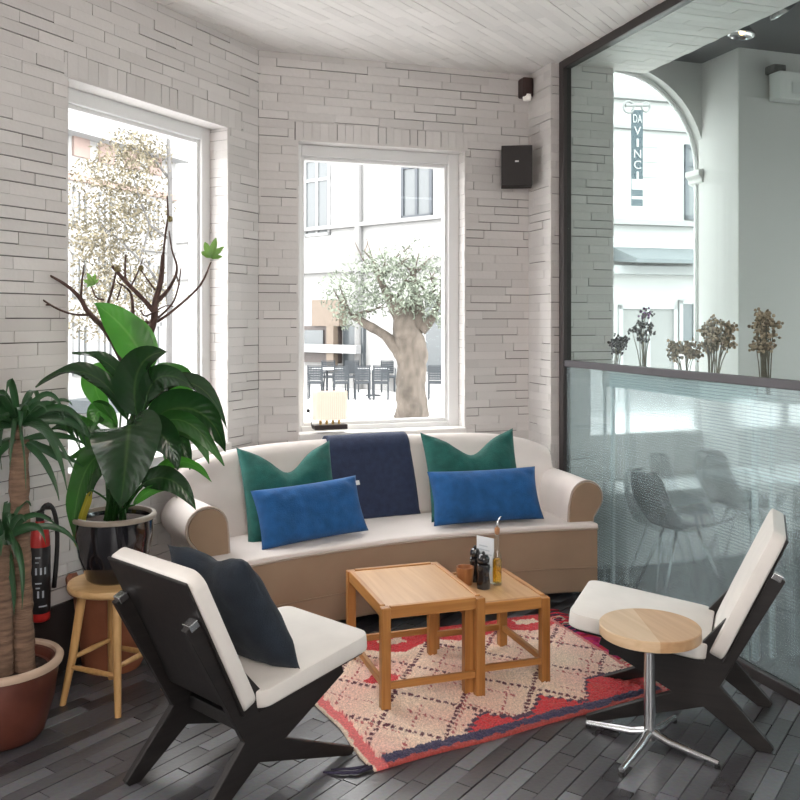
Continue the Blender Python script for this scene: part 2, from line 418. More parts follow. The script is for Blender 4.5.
class MB:
    def __init__(s):
        s.v = []; s.f = []; s.mi = []; s.uv = {}

    def add(s, vs, fs, mi=0, uvs=None):
        b = len(s.v)
        s.v += [Vector(p) for p in vs]
        for k, f in enumerate(fs):
            if uvs:
                s.uv[len(s.f)] = [uvs[i] for i in f]
            s.f.append(tuple(b + i for i in f)); s.mi.append(mi)
        return s

    def box(s, lo, hi, mi=0, mx=None):
        x0, y0, z0 = lo; x1, y1, z1 = hi
        vs = [(x0, y0, z0), (x1, y0, z0), (x1, y1, z0), (x0, y1, z0), (x0, y0, z1), (x1, y0, z1), (x1, y1, z1), (x0, y1, z1)]
        vs = [Vector(p) for p in vs]
        if mx is not None:
            vs = [mx @ p for p in vs]
        return s.add(vs, [(0, 3, 2, 1), (4, 5, 6, 7), (0, 1, 5, 4), (1, 2, 6, 5), (2, 3, 7, 6), (3, 0, 4, 7)], mi)

    def obox(s, O, ex, ey, ez, lo, hi, mi=0):
        mx = Matrix.Identity(4)
        for i, e in enumerate((ex, ey, ez)):
            for k in range(3):
                mx[k][i] = e[k]
        for k in range(3):
            mx[k][3] = O[k]
        return s.box(lo, hi, mi, mx)

    def tube(s, pts, rad, n=10, mi=0, caps=True, flat=1.0):
        pts = [Vector(p) for p in pts]
        if not isinstance(rad, (list, tuple)):
            rad = [rad] * len(pts)
        vs = []; fs = []
        up = None
        for i, p in enumerate(pts):
            a = pts[max(0, i - 1)]; b = pts[min(len(pts) - 1, i + 1)]
            t = (b - a).normalized()
            if up is None:
                up = Vector((0, 0, 1)) if abs(t.z) < 0.9 else Vector((1, 0, 0))
            sd = t.cross(up)
            if sd.length < 1e-5:
                sd = t.cross(Vector((0.3, 1, 0.2)))
            sd.normalize()
            up = sd.cross(t).normalized()
            for k in range(n):
                a_ = 2 * pi * k / n
                vs.append(p + sd * cos(a_) * rad[i] + up * sin(a_) * rad[i] * flat)
        for i in range(len(pts) - 1):
            for k in range(n):
                k2 = (k + 1) % n
                fs.append((i * n + k, i * n + k2, (i + 1) * n + k2, (i + 1) * n + k))
        if caps:
            fs.append(tuple(range(n - 1, -1, -1)))
            fs.append(tuple((len(pts) - 1) * n + k for k in range(n)))
        return s.add(vs, fs, mi)

    def lathe(s, prof, n=40, c=(0, 0, 0), mi=0, mx=None, cap=True):
        vs = []; fs = []
        for (r, z) in prof:
            for k in range(n):
                a = 2 * pi * k / n
                p = Vector((c[0] + max(r, 1e-4) * cos(a), c[1] + max(r, 1e-4) * sin(a), c[2] + z))
                vs.append(mx @ p if mx is not None else p)
        for i in range(len(prof) - 1):
            for k in range(n):
                k2 = (k + 1) % n
                fs.append((i * n + k, i * n + k2, (i + 1) * n + k2, (i + 1) * n + k))
        if cap:
            fs.append(tuple(range(n - 1, -1, -1)))
            fs.append(tuple((len(prof) - 1) * n + k for k in range(n)))
        else:
            for k in range(n):
                fs.append((k, (len(prof) - 1) * n + k, (len(prof) - 1) * n + (k + 1) % n, (k + 1) % n))
        return s.add(vs, fs, mi)

    def prism(s, poly, O, ex, ey, en, t0, t1, mi=0):
        O = Vector(O); ex = Vector(ex); ey = Vector(ey); en = Vector(en)
        n = len(poly)
        vs = [O + ex * a + ey * b + en * t0 for a, b in poly] + [O + ex * a + ey * b + en * t1 for a, b in poly]
        fs = [tuple(range(n - 1, -1, -1)), tuple(range(n, 2 * n))]
        for i in range(n):
            j = (i + 1) % n
            fs.append((i, j, n + j, n + i))
        return s.add(vs, fs, mi)

    def loft(s, rings, mi=0, caps=True, closed=True):
        n = len(rings[0]); vs = []; fs = []
        for r in rings:
            vs += r
        for i in range(len(rings) - 1):
            for k in range(n if closed else n - 1):
                k2 = (k + 1) % n
                fs.append((i * n + k, i * n + k2, (i + 1) * n + k2, (i + 1) * n + k))
        if caps and closed:
            fs.append(tuple(range(n - 1, -1, -1)))
            fs.append(tuple((len(rings) - 1) * n + k for k in range(n)))
        return s.add(vs, fs, mi)

    def sphere(s, c, r, mi=0, n=8, m=6, sq=(1, 1, 1)):
        vs = []; fs = []
        for i in range(m + 1):
            th = pi * i / m
            for k in range(n):
                a = 2 * pi * k / n
                rr = max(sin(th), 1e-3)
                vs.append((c[0] + r * sq[0] * rr * cos(a), c[1] + r * sq[1] * rr * sin(a), c[2] + r * sq[2] * cos(th)))
        for i in range(m):
            for k in range(n):
                k2 = (k + 1) % n
                fs.append((i * n + k, (i + 1) * n + k, (i + 1) * n + k2, i * n + k2))
        return s.add(vs, fs, mi)

    def build(s, name, mats, parent=None, smooth=False, bevel=0.0, seg=2, world=True, subsurf=0, weld=False, autosmooth=None):
        """links the mesh as ONE object. With a parent, world coordinates become the parent's own."""
        if not isinstance(mats, (list, tuple)):
            mats = [mats]
        vs = s.v
        Mx = Matrix.Identity(4)
        if parent is not None:
            Mx = MATS[parent.name]
            if world:
                inv = Mx.inverted()
                vs = [inv @ p for p in vs]
        me = bpy.data.meshes.new(name)
        me.from_pydata([tuple(p) for p in vs], [], s.f)
        for m in mats:
            me.materials.append(m)
        me.polygons.foreach_set('material_index', s.mi)
        if s.uv:
            ul = me.uv_layers.new(name='UVMap')
            for pi_, poly in enumerate(me.polygons):
                if pi_ in s.uv:
                    for li, uvv in zip(poly.loop_indices, s.uv[pi_]):
                        ul.data[li].uv = uvv
        bm = bmesh.new(); bm.from_mesh(me)
        if weld:
            bmesh.ops.remove_doubles(bm, verts=bm.verts, dist=1e-5)
        if not s.uv:
            bmesh.ops.recalc_face_normals(bm, faces=bm.faces)
        if bevel > 0:
            ed = [e for e in bm.edges if len(e.link_faces) == 2 and e.calc_face_angle(0) > 0.6]
            bmesh.ops.bevel(bm, geom=ed, offset=bevel, segments=seg, affect='EDGES', profile=0.5, clamp_overlap=True)
        bm.to_mesh(me); bm.free()
        if smooth:
            me.polygons.foreach_set('use_smooth', [True] * len(me.polygons))
            if autosmooth:
                me.set_sharp_from_angle(angle=radians(autosmooth))
        o = bpy.data.objects.new(name, me)
        COL.objects.link(o)
        if parent is not None:
            o.parent = parent
        MATS[o.name] = Mx
        if subsurf:
            md = o.modifiers.new('subdivision', 'SUBSURF'); md.levels = subsurf; md.render_levels = subsurf
        return o


def thing(name, label, cat, loc=(0, 0, 0), rotz=0.0, group=None):
    o = bpy.data.objects.new(name, None)
    COL.objects.link(o)
    o.empty_display_size = 0.1
    o.location = loc; o.rotation_euler = (0, 0, rotz)
    o['label'] = label; o['category'] = cat
    if group:
        o['group'] = group
    MATS[o.name] = Matrix.Translation(Vector(loc)) @ Matrix.Rotation(rotz, 4, 'Z')
    return o


def struct_root(name, loc=(0, 0, 0)):
    o = bpy.data.objects.new(name, None)
    COL.objects.link(o); o.location = loc; o['kind'] = 'structure'
    o.empty_display_size = 0.1
    MATS[o.name] = Matrix.Translation(Vector(loc))
    return o


def struct(o):
    o['kind'] = 'structure'
    return o


def tag(o, label, cat, group=None):
    o['label'] = label; o['category'] = cat
    if group:
        o['group'] = group
    return o


def dup(root, loc, rotz, label, group=None):
    r = root.copy(); COL.objects.link(r)
    r.location = loc; r.rotation_euler = (0, 0, rotz)
    r['label'] = label
    if group:
        r['group'] = group
    MATS[r.name] = Matrix.Translation(Vector(loc)) @ Matrix.Rotation(rotz, 4, 'Z')
    for ch in list(root.children):
        c = ch.copy(); COL.objects.link(c); c.parent = r
        MATS[c.name] = MATS[r.name]
        for g in list(ch.children):
            d = g.copy(); COL.objects.link(d); d.parent = c
            MATS[d.name] = MATS[r.name]
    return r


UX, UY, UZ = Vector((1, 0, 0)), Vector((0, 1, 0)), Vector((0, 0, 1))


def clip_poly(poly, planes):
    """keeps the part of a plan polygon where (p - o).n <= 0 for every plane"""
    for (o, n_) in planes:
        out = []
        for i in range(len(poly)):
            p, q = poly[i], poly[(i + 1) % len(poly)]
            dp, dq = (p - o).dot(n_), (q - o).dot(n_)
            if dp <= 0: out.append(p)
            if dp * dq < 0: out.append(p.lerp(q, dp / (dp - dq)))
        poly = out
        if len(poly) < 3: return []
    return poly


def bricks(mb, O, ex, ey, en, W, H, bl, bh, openings=(), planes=None, gap=(0.0008, 0.0050), depth=0.012, jit=0.0018, mi=0, seed=1, s0=0.0, rnd=0.5, whole=False):
    """a field of single bricks standing a few millimetres proud of the wall behind"""
    rg = random.Random(seed)
    O = Vector(O); ex = Vector(ex); ey = Vector(ey); en = Vector(en)
    nc = int(H / bh + 0.999)
    for j in range(nc):
        z0 = j * bh; z1 = min(z0 + bh, H)
        if z1 - z0 < 0.006:
            continue
        off = -bl * ((0.5 if j % 2 else 0.0) + rg.uniform(-0.16, 0.16) * rnd * 2) - bl
        x = s0 if whole else s0 + off
        row = []
        while x < W:
            L = W if whole else bl * rg.uniform(0.94, 1.06)
            row.append((max(x, s0), min(x + L, W), rg.choice((gap[0], gap[0], gap[1])), rg.choice((gap[0], gap[1], gap[1] * 0.6)), rg.uniform(-jit, jit)))
            x += L
        zs = sorted(set([z0, z1] + [q for op in openings for q in (op[2], op[3]) if z0 + .004 < q < z1 - .004]))
        for za_, zb_ in zip(zs[:-1], zs[1:]):
            zm = (za_ + zb_) / 2
            cuts = [(a, b) for (a, b, c, d) in openings if c < zm < d]
            for (p0, q0, g1, g2, d) in row:
                segs = [(p0, q0)]
                for (a, b) in cuts:
                    ns = []
                    for (p, q) in segs:
                        if q <= a or p >= b:
                            ns.append((p, q))
                        else:
                            if p < a: ns.append((p, a))
                            if q > b: ns.append((b, q))
                    segs = ns
                for (p, q) in segs:
                    if q - p < 0.003:
                        continue
                    lo = (p + (g2 * .5 if q - p > .02 else 0), za_ + (g1 if za_ == z0 else 0)); hi = (q - (g2 * .5 if q - p > .02 else 0), zb_ - 0.0003)
                    if planes:
                        poly = [O + ex * a_ + ey * b_ for a_, b_ in ((lo[0], lo[1]), (hi[0], lo[1]), (hi[0], hi[1]), (lo[0], hi[1]))]
                        poly = clip_poly(poly, planes)
                        if len(poly) < 3: continue
                        n_ = len(poly)
                        vs = [v + en * -depth for v in poly] + [v + en * d for v in poly]
                        fs = [tuple(range(n_ - 1, -1, -1)), tuple(range(n_, 2 * n_))] + [(i, (i + 1) % n_, n_ + (i + 1) % n_, n_ + i) for i in range(n_)]
                        mb.add(vs, fs, mi)
                    else:
                        mb.obox(O, ex, ey, en, (lo[0], lo[1], -depth), (hi[0], hi[1], d), mi)


# ------------------------------------------------------------------ room shell
CEIL = 3.25
VB = 5.32                      # back wall plane
U0 = 0.82                      # corner of back wall and left wall
UP = 2.72                      # glass partition plane
LD = Vector((-sqrt(.5), -sqrt(.5), 0))   # along the left wall, away from the corner
LN = Vector((sqrt(.5), -sqrt(.5), 0))    # its normal, into the room
LC = Vector((U0, VB, 0))
LLEN = 3.4

# floor -------------------------------------------------------------
PA = radians(36.5)
PX = Vector((cos(PA), sin(PA), 0)); PY = Vector((-sin(PA), cos(PA), 0))


FPL = [(LC - LN * .05, -LN), (Vector((0, VB + .05, 0)), UY), (Vector((6.5, 0, 0)), UX), (Vector((0, -3.9, 0)), -UY), (Vector((-3.1, 0, 0)), -UX)]
CPL = [(LC - LN * .05, -LN), (Vector((0, VB + .05, 0)), UY), (Vector((UP - .005, 0, 0)), UX), (Vector((0, -2.0, 0)), -UY), (Vector((-3.1, 0, 0)), -UX)]
fb = MB()
fb.add([(-3.2, -4, -0.25), (6.6, -4, -0.25), (6.6, 5.5, -0.25), (0.8, 5.5, -0.25), (-3.2, 1.4, -0.25),
        (-3.2, -4, -0.006), (6.6, -4, -0.006), (6.6, 5.5, -0.006), (0.8, 5.5, -0.006), (-3.2, 1.4, -0.006)],
       [(4, 3, 2, 1, 0), (5, 6, 7, 8, 9), (0, 1, 6, 5), (1, 2, 7, 6), (2, 3, 8, 7), (3, 4, 9, 8), (4, 0, 5, 9)], 1)
bricks(fb, PX * -4 + PY * -6, PX, PY, UZ, 13, 13, 0.31, 0.066, planes=FPL, gap=(0.0025, 0.005), depth=0.012, jit=0.0014, seed=3)
struct(fb.build('floor', [M['floor'], M['floorjoint']]))

# ceiling -----------------------------------------------------------
cb = MB()
cb.add([(-3.2, -3, CEIL + .012), (UP, -3, CEIL + .012), (UP, 5.7, CEIL + .012), (0.6, 5.7, CEIL + .012), (-3.2, 1.9, CEIL + .012),
        (-3.2, -3, CEIL + .3), (UP, -3, CEIL + .3), (UP, 5.7, CEIL + .3), (0.6, 5.7, CEIL + .3), (-3.2, 1.9, CEIL + .3)],
       [(0, 1, 2, 3, 4), (9, 8, 7, 6, 5), (0, 5, 6, 1), (1, 6, 7, 2), (2, 7, 8, 3), (3, 8, 9, 4), (4, 9, 5, 0)], 1)
CPA = radians(38)
CX = Vector((cos(CPA), sin(CPA), 0)); CY = Vector((sin(CPA), -cos(CPA), 0))
bricks(cb, Vector((-2.2, 5.6, CEIL)) + CX * -2, CX, CY, -UZ, 9.5, 8.5, 0.31, 0.058,
       planes=CPL, gap=(0.0008, 0.0036), depth=0.012, jit=0.0013, seed=5)
struct(cb.build('ceiling', [M['ceil'], M['ceil_joint']]))

# back wall ---------------------------------------------------------
WB = (1.065, 2.18, 0.88, 2.715)   # window opening u0,u1,z0,z1
ub1 = 2.66
wb = MB()
T = 0.30
g = 0.010
for (a, b, c, d) in ((U0 - .12, WB[0], 0, CEIL), (WB[1], 3.2, 0, CEIL), (WB[0], WB[1], 0, WB[2]), (WB[0], WB[1], WB[3], CEIL)):
    wb.box((a, VB + g, c), (b, VB + T, d), 1)
BH = 0.0535
sold = (WB[0] - 0.02, WB[1] + 0.02, WB[3], WB[3] + 0.115)
bricks(wb, (U0, VB, 0), UX, UZ, -UY, ub1 - U0, CEIL, 0.29, BH, openings=[(WB[0] - U0, WB[1] - U0, WB[2], WB[3]), (sold[0] - U0, sold[1] - U0, sold[2], sold[3])], seed=11)
bricks(wb, (sold[0], VB, sold[2]), UZ, UX, -UY, sold[3] - sold[2], sold[1] - sold[0], 0.2, BH, seed=12, whole=True)
# brick reveals left and right, soffit
for x, ex in ((WB[0], UX), (WB[1], -UX)):
    bricks(wb, (x + (.003 if ex.x > 0 else -.003), VB + .001, WB[2]), UY, UZ, ex, 0.17, WB[3] - WB[2], 0.24, BH, seed=13, gap=(.0006, .0015))
wb.box((WB[0], VB + .001, WB[3] - .004), (WB[1], VB + .17, WB[3] + .012), 0)
struct(wb.build('wall_back', [M['paint'], M['joint']]))

# left wall ---------------------------------------------------------
WL = (0.295, 1.465, 0.88, 2.72)
wl = MB()
for (a, b, c, d) in ((-.12, WL[0], 0, CEIL), (WL[1], LLEN, 0, CEIL), (WL[0], WL[1], 0, WL[2]), (WL[0], WL[1], WL[3], CEIL)):
    wl.obox(LC, LD, UZ, -LN, (a, c, g), (b, d, T), 1)
soldl = (WL[0] - 0.13, WL[1] + 0.02, WL[3], WL[3] + 0.115)
bricks(wl, LC, LD, UZ, LN, LLEN, CEIL, 0.29, BH, openings=[(WL[0], WL[1], WL[2], WL[3]), soldl], seed=21)
bricks(wl, LC + LD * soldl[0] + UZ * soldl[2], UZ, LD, LN, soldl[3] - soldl[2], soldl[1] - soldl[0], 0.2, 0.062, seed=22, whole=True)
for s_, e in ((WL[0], LD), (WL[1], -LD)):
    bricks(wl, LC + LD * s_ + e * .003 - LN * .001 + UZ * WL[2], -LN, UZ, e, 0.17, WL[3] - WL[2], 0.22, BH, seed=23, gap=(.0006, .0025))
wl.obox(LC, LD, UZ, -LN, (WL[0], WL[3] - .004, .001), (WL[1], WL[3] + .012, .17), 0)
struct(wl.build('wall_left', [M['paint'], M['joint']]))
bb = MB()
bb.obox(LC, LD, UZ, LN, (0.02, 0.0, 0.0), (LLEN, 0.31, 0.018))
struct(bb.build('baseboard_left', M['darkbase'], bevel=0.003))
bb = MB()
bb.box((U0 + .02, VB - 0.018, 0), (2.62, VB, 0.31))
struct(bb.build('baseboard_back', M['darkbase'], bevel=0.003))

# brick pier between the room and the glass -------------------------
PU0, PU1, PV = 2.64, 3.10, 5.0
pr = MB()
pr.box((PU0 + g, PV + g, 0), (PU1 - g, VB + .02, CEIL), 1)
bricks(pr, (PU0, PV, 0), UX, UZ, -UY, PU1 - PU0, CEIL, 0.29, BH, seed=31)
bricks(pr, (PU0, PV + .001, 0), UY, UZ, -UX, VB - PV, CEIL, 0.29, BH, seed=32)
bricks(pr, (PU1, PV + .001, 0), UY, UZ, UX, VB - PV + .15, CEIL, 0.29, BH, seed=33)
struct(pr.build('wall_right', [M['paint'], M['joint']]))

# brick soffit beam beyond the glass --------------------------------
sb = MB()
sb.box((UP + .02, -1.5, CEIL + .012), (3.36, 5.03, CEIL + .5), 1)
bricks(sb, (UP + .02, 5.03, CEIL), UX, -UY, -UZ, 3.36 - UP - .02, 6.4, 0.29, 0.075, seed=41, gap=(0.001, 0.004))
bricks(sb, (3.36, 5.03, CEIL), -UY, UZ, UX, 6.4, 0.45, 0.29, 0.075, seed=42)
bricks(sb, (UP + .02, 5.03, CEIL), UX, UZ, UY, 3.36 - UP - .02, 0.45, 0.29, 0.075, seed=43)
o = struct(sb.build('ceiling_beam', [M['ceil'], M['ceil_joint']]))

# dark ceiling of the next room
dc = MB()
dc.box((3.34, -1.5, 3.46), (6.8, 5.7, 3.7))
struct(dc.build('ceiling_next_room', M['darkceil']))

# arched window wall of the next room -------------------------------
AV = 5.30; AU0, AU1 = 2.66, 4.066; AZ = 2.69; AR = (AU1 - AU0) / 2; AC = (AU0 + AU1) / 2
aw = MB()
ATH = 0.14


def arch_wall(mb, u0, u1, z1, v0, v1):
    n = 28
    # side strips and base
    sill = 0.80
    mb.box((u0, v0, 0), (AU0, v1, z1)); mb.box((AU1, v0, 0), (u1, v1, z1))
    mb.box((AU0, v0, 0), (AU1, v1, sill))
    # arch spandrel made of wedge slabs
    for i in range(n):
        a0 = pi - pi * i / n; a1 = pi - pi * (i + 1) / n
        x0, z0 = AC + AR * cos(a0), AZ + AR * sin(a0)
        x1, zz1 = AC + AR * cos(a1), AZ + AR * sin(a1)
        mb.prism([(x0, z0), (x1, zz1), (x1, z1), (x0, z1)], (0, 0, 0), UX, UZ, UY, v0, v1)


arch_wall(aw, 2.655, 4.7, 3.7, AV + .025, AV + ATH)
struct(aw.build('wall_far', M['plaster'], weld=True))
# impost moulding at the springing
im = MB()
im.prism([(0, 0), (0.05, 0.02), (0.05, 0.05), (0.075, 0.07), (0.075, 0.11), (0, 0.12)], (AU1 + .0, AV + .005, AZ - .11), -UX, UZ, UY, 0.0, ATH + .02)
im.box((AU1 - .01, AV - .05, AZ - .11), (AU1 + .10, AV + .027, AZ + .01))
struct(im.build('trim_1', M['plaster'], bevel=0.004))
# column
cm = MB()
cm.box((4.03, 4.93, 0), (6.8, 5.36, 3.5))
struct(cm.build('wall_column', M['plaster'], bevel=0.006))


# unseen rear wall, added to hold back light from behind; opening admits fill
rw = MB()
for (a, b, c, d) in ((-3.4, -0.6, -.2, 3.5), (0.8, 6.8, -.2, 3.5), (-0.6, 0.8, -.2, 0.9), (-0.6, 0.8, 2.7, 3.5)):
    rw.box((a, -2.3, c), (b, -2.0, d))
struct(rw.build('wall_rear', M['plaster']))
rw = MB()
for (a, b, c, d) in ((-2.3, 1.6, -.2, 3.5), (3.6, 5.7, -.2, 3.5), (1.6, 3.6, -.2, 0.7), (1.6, 3.6, 2.8, 3.5)):
    rw.box((6.6, a, c), (6.8, b, d))
struct(rw.build('wall_next_room', M['plaster']))  # unseen right wall, added to cut sky light; opening leaves some in
rw = MB()
rw.box((-3.4, -2.3, -.2), (-3.1, 1.9, 3.5))
struct(rw.build('wall_side', M['plaster']))


# windows -----------------------------------------------------------
def window(name, O, ex, en, w, z0, z1, fw=0.075, fd=0.07, back=0.13, tuck=0.0):
    """O: left-bottom corner on the wall face; ex along, en into room"""
    O = Vector(O); ex = Vector(ex); en = Vector(en)
    r = struct_root(name, O)
    f = MB()
    O0, w0 = O.copy(), w
    O = O - ex * tuck - UZ * .03; w = w + tuck; z0 -= .03     # the frame runs in behind the masonry
    h = z1 - z0
    for (a, b, c, d) in ((0, fw, 0, h), (w - fw, w, 0, h), (fw, w - fw, 0, fw), (fw, w - fw, h - fw, h)):
        f.obox(O, ex, UZ, en, (a, c, -back - fd), (b, d, -back))
    fr = f.build('window_frame', M['winframe'], r, bevel=0.005)
    f = MB(); q = fw; k = 0.022
    for (a, b, c, d) in ((q, q + k, q, h - q), (w - q - k, w - q, q, h - q), (q + k, w - q - k, q, q + k), (q + k, w - q - k, h - q - k, h - q)):
        f.obox(O, ex, UZ, en, (a, c, -back - fd - .01), (b, d, -back - .02))
    f.build('glazing_bead', M['winframe'], r, bevel=0.003)
    p = MB(); p.obox(O, ex, UZ, en, (q + .005, q + .005, -back - .05), (w - q - .005, h - q - .005, -back - .044))
    p.build('window_pane', M['glass'], r)
    s = MB(); s.obox(O0, ex, UZ, en, (0.002, -0.04, -back + .002), (w0 - .002, 0.014, 0.03))
    s.build('window_sill', M['sillwhite'], r, bevel=0.006)
    return r


window('window_1', LC + LD * WL[1] + UZ * WL[2], -LD, LN, WL[1] - WL[0], WL[2], WL[3])
window('window_2', (WB[0], VB, WB[2]), UX, -UY, WB[1] - WB[0], WB[2], WB[3], back=0.11, tuck=0.032)
# arched window: slim frame and pane at the back of the reveal
r = struct_root('window_3', (AC, AV + .2, 0))
f = MB()
pts = [(AU1 - .02, AV + .11, .82)] + [(AC + (AR - .02) * cos(pi * i / 24), AV + .11, AZ + (AR - .02) * sin(pi * i / 24)) for i in range(25)] + [(AU0 + .02, AV + .11, .82)]
f.tube(pts, 0.016, 6)
f.build('window_frame', M['winframe'], r)
p = MB()
n = 24
poly = [(AU0 + .03, .81), (AU1 - .03, .81)] + [(AC + (AR - .03) * cos(pi * i / n), AZ + (AR - .03) * sin(pi * i / n)) for i in range(n + 1)]
p.prism(poly, (0, 0, 0), UX, UZ, UY, AV + .108, AV + .112)
p.build('window_pane', M['glass'], r)

# glass partition ---------------------------------------------------
gp = struct_root('wall_glass', (UP, 4.96, 0))
f = MB()
V1, V0 = 4.985, 0.6
f.box((UP - .03, V1 - .055, 0), (UP + .03, V1, CEIL))
f.box((UP - .03, V0, CEIL - .05), (UP + .03, V1 - .055, CEIL + .02))
f.box((UP - .03, V0, 0), (UP + .03, V1 - .055, 0.05))
f.box((UP - .03, V0, 0.05), (UP + .03, V0 + .055, CEIL - .05))
f.build('steel_frame', M['frame'], gp, bevel=0.004)
f = MB(); f.box((UP - .022, V0 + .055, 1.305), (UP + .022, V1 - .055, 1.345))
f.build('mid_rail', M['rail'], gp, bevel=0.004)
f = MB(); f.box((UP - .004, V0 + .056, 1.346), (UP + .004, V1 - .056, CEIL - .051))
f.build('clear_pane', M['pglass'], gp)
f = MB(); f.box((UP - .006, V0 + .056, 0.051), (UP + .006, V1 - .056, 1.304))
f.build('ribbed_pane', M['ribbed'], gp)

# ------------------------------------------------------------------ sofa
SA = radians(6)
SN = Vector((-sin(SA), cos(SA), 0))
SR = 3.834
SCN = Vector((1.874, .561, 0))


def sofa_dir(phi, k=1.0):
    a = SA - phi * k
    return Vector((-sin(a), cos(a), 0))


def sp(phi, r, z):
    p = SCN + sofa_dir(phi) * SR + sofa_dir(phi, 0.25) * r
    return Vector((p.x, p.y, z))


PH = radians(16.6)
sofa = thing('sofa', 'curved sofa, pale inside and tan in front, with rolled arms below the back window', 'sofa', (1.45, 4.6, 0), SA)


def sweep(mb, prof, p0=-PH, p1=PH, n=36, scale=None):
    rings = []
    for i in range(n + 1):
        t = i / n
        phi = p0 + (p1 - p0) * t
        pr_ = prof(phi, t) if callable(prof) else prof
        rings.append([sp(phi, a, b) for a, b in pr_])
    mb.loft(rings)


def rr(x0, z0, x1, z1, r, n=5):
    """rounded rectangle ring"""
    out = []
    for (cx, cz, a0) in ((x1 - r, z1 - r, 0), (x0 + r, z1 - r, pi / 2), (x0 + r, z0 + r, pi), (x1 - r, z0 + r, 3 * pi / 2)):
        for i in range(n + 1):
            a = a0 + pi / 2 * i / n
            out.append((cx + r * cos(a), cz + r * sin(a)))
    return out


b = MB(); sweep(b, rr(0.0, 0.065, 0.66, 0.428, 0.012))
b.build('base', M['sofatan'], sofa, smooth=True, autosmooth=50)
b = MB()
b.tube([sp(-PH + 2 * PH * i / 40, -0.002, 0.205) for i in range(41)], 0.004, 6)
b.build('front_seam', M['sofatan'], sofa, smooth=True)


def seatprof(phi, t):
    e = 1 - abs(2 * t - 1) ** 8
    pr_ = rr(-0.006, 0.420, 0.60, 0.450, 0.013)
    return [(a, z + (0.012 * e * (1 - ((a - .3) / .33) ** 2) if z > .42 else 0)) for a, z in pr_]


b = MB(); sweep(b, seatprof, -PH, PH)
b.build('seat', M['sofa'], sofa, smooth=True, autosmooth=60)
b = MB()
pts = [sp(-PH, .25, .424), sp(-PH, 0.02, .424)] + [sp(-PH + 2 * PH * i / 40, -0.007, 0.424) for i in range(41)] + [sp(PH, .02, .424), sp(PH, .25, .424)]
b.tube(pts, 0.0055, 6)
b.build('seat_piping', M['piping'], sofa, smooth=True)


def backprof(phi, t):
    e = 1 - abs(2 * t - 1) ** 6          # rounds the two ends down
    top = 0.90 - 0.10 * (1 - e)
    th = 0.085
    d = 0.055 * cos(phi / PH * pi / 2) - 0.04     # deepest in the middle
    pts = []
    # front face from the seat up, a soft belly, a rolled top, then the rear
    for i in range(9):
        s = i / 8
        z = 0.36 + (top - th - 0.36) * s
        pts.append((0.47 + d + 0.115 * s - 0.018 * sin(pi * s), z))
    cx = 0.47 + d + 0.115 + th * .8
    for i in range(1, 9):
        a = pi - pi * i / 8
        pts.append((cx + th * .8 * cos(a), top - th + th * sin(a)))
    pts.append((cx + th * .7, 0.5)); pts.append((cx + th * .4, 0.10)); pts.append((0.52 + d, 0.10))
    return pts


BP = radians(15.9)
b = MB(); sweep(b, backprof, -BP - radians(.9), BP + radians(.9), 44)
b.build('backrest', M['sofa'], sofa, smooth=True, autosmooth=60)


def arm(side):
    """rolled arm: ring in (lateral, z), swept from the front face to the back"""
    phi = side * PH
    base = sp(phi, 0, 0)
    fwd = sofa_dir(phi, 0.55)              # towards the wall
    lat = Vector((fwd.y, -fwd.x, 0)) * side   # outwards
    ring = []
    cz, R_ = (0.585, 0.105) if side < 0 else (0.582, 0.098)
    # inner foot, up the inside, round the roll, back in under it, down outside
    ring += [(-0.105, 0.36), (-0.102, 0.46), (-0.098, 0.54)]
    for i in range(15):
        a = radians(170) - radians(215) * i / 14
        ring.append((0.012 + R_ * cos(a), cz + R_ * sin(a)))
    ring += [(0.055, 0.47), (0.045, 0.40), (0.045, 0.07), (-0.105, 0.07)]
    rings = []
    L0, L1 = (0.20, 0.58) if side < 0 else (0.075, 0.60)
    lo_ = -0.08 if side < 0 else -0.042
    for i in range(13):
        t = i / 12
        drop = 0.0 if t < .6 else -0.01 * (t - .6)
        sc = 0.985 if i in (0,) else 1.0
        rings.append([base + fwd * (L0 + (L1 - L0) * t) + lat * (lo_ + x * sc) + Vector((0, 0, cz + (z - cz) * sc + drop)) for x, z in ring])
    m = MB(); m.loft(rings)
    a_ = m.build('armrest', M['sofa'], sofa, smooth=True, autosmooth=40)
    # front facing panel and its piping
    fr = [base + fwd * (L0 - 0.012) + lat * (lo_ + x * .93) + Vector((0, 0, cz + (z - cz) * .93)) for x, z in ring if z > .3 or True]
    bk = [p + fwd * 0.014 for p in fr]
    m = MB(); m.loft([fr, bk])
    m.build('arm_front', M['sofatan'], a_, bevel=0.003)
    m = MB(); m.tube([base + fwd * (L0 - 0.001) + lat * (lo_ + x) + Vector((0, 0, z)) for x, z in ring[:-2]], 0.006, 6)
    m.build('arm_piping', M['piping'], a_, smooth=True)


arm(-1); arm(1)
for phi, r_ in ((-PH * .95, .05), (PH * .95, .05), (-PH * .95, .58), (PH * .95, .58)):
    p = sp(phi, r_, 0)
    m = MB(); m.lathe([(0.018, 0.0), (0.026, 0.07)], 10, (p.x, p.y, 0.0))
    m.build('leg', M['sofaleg'], sofa, smooth=True, autosmooth=40)


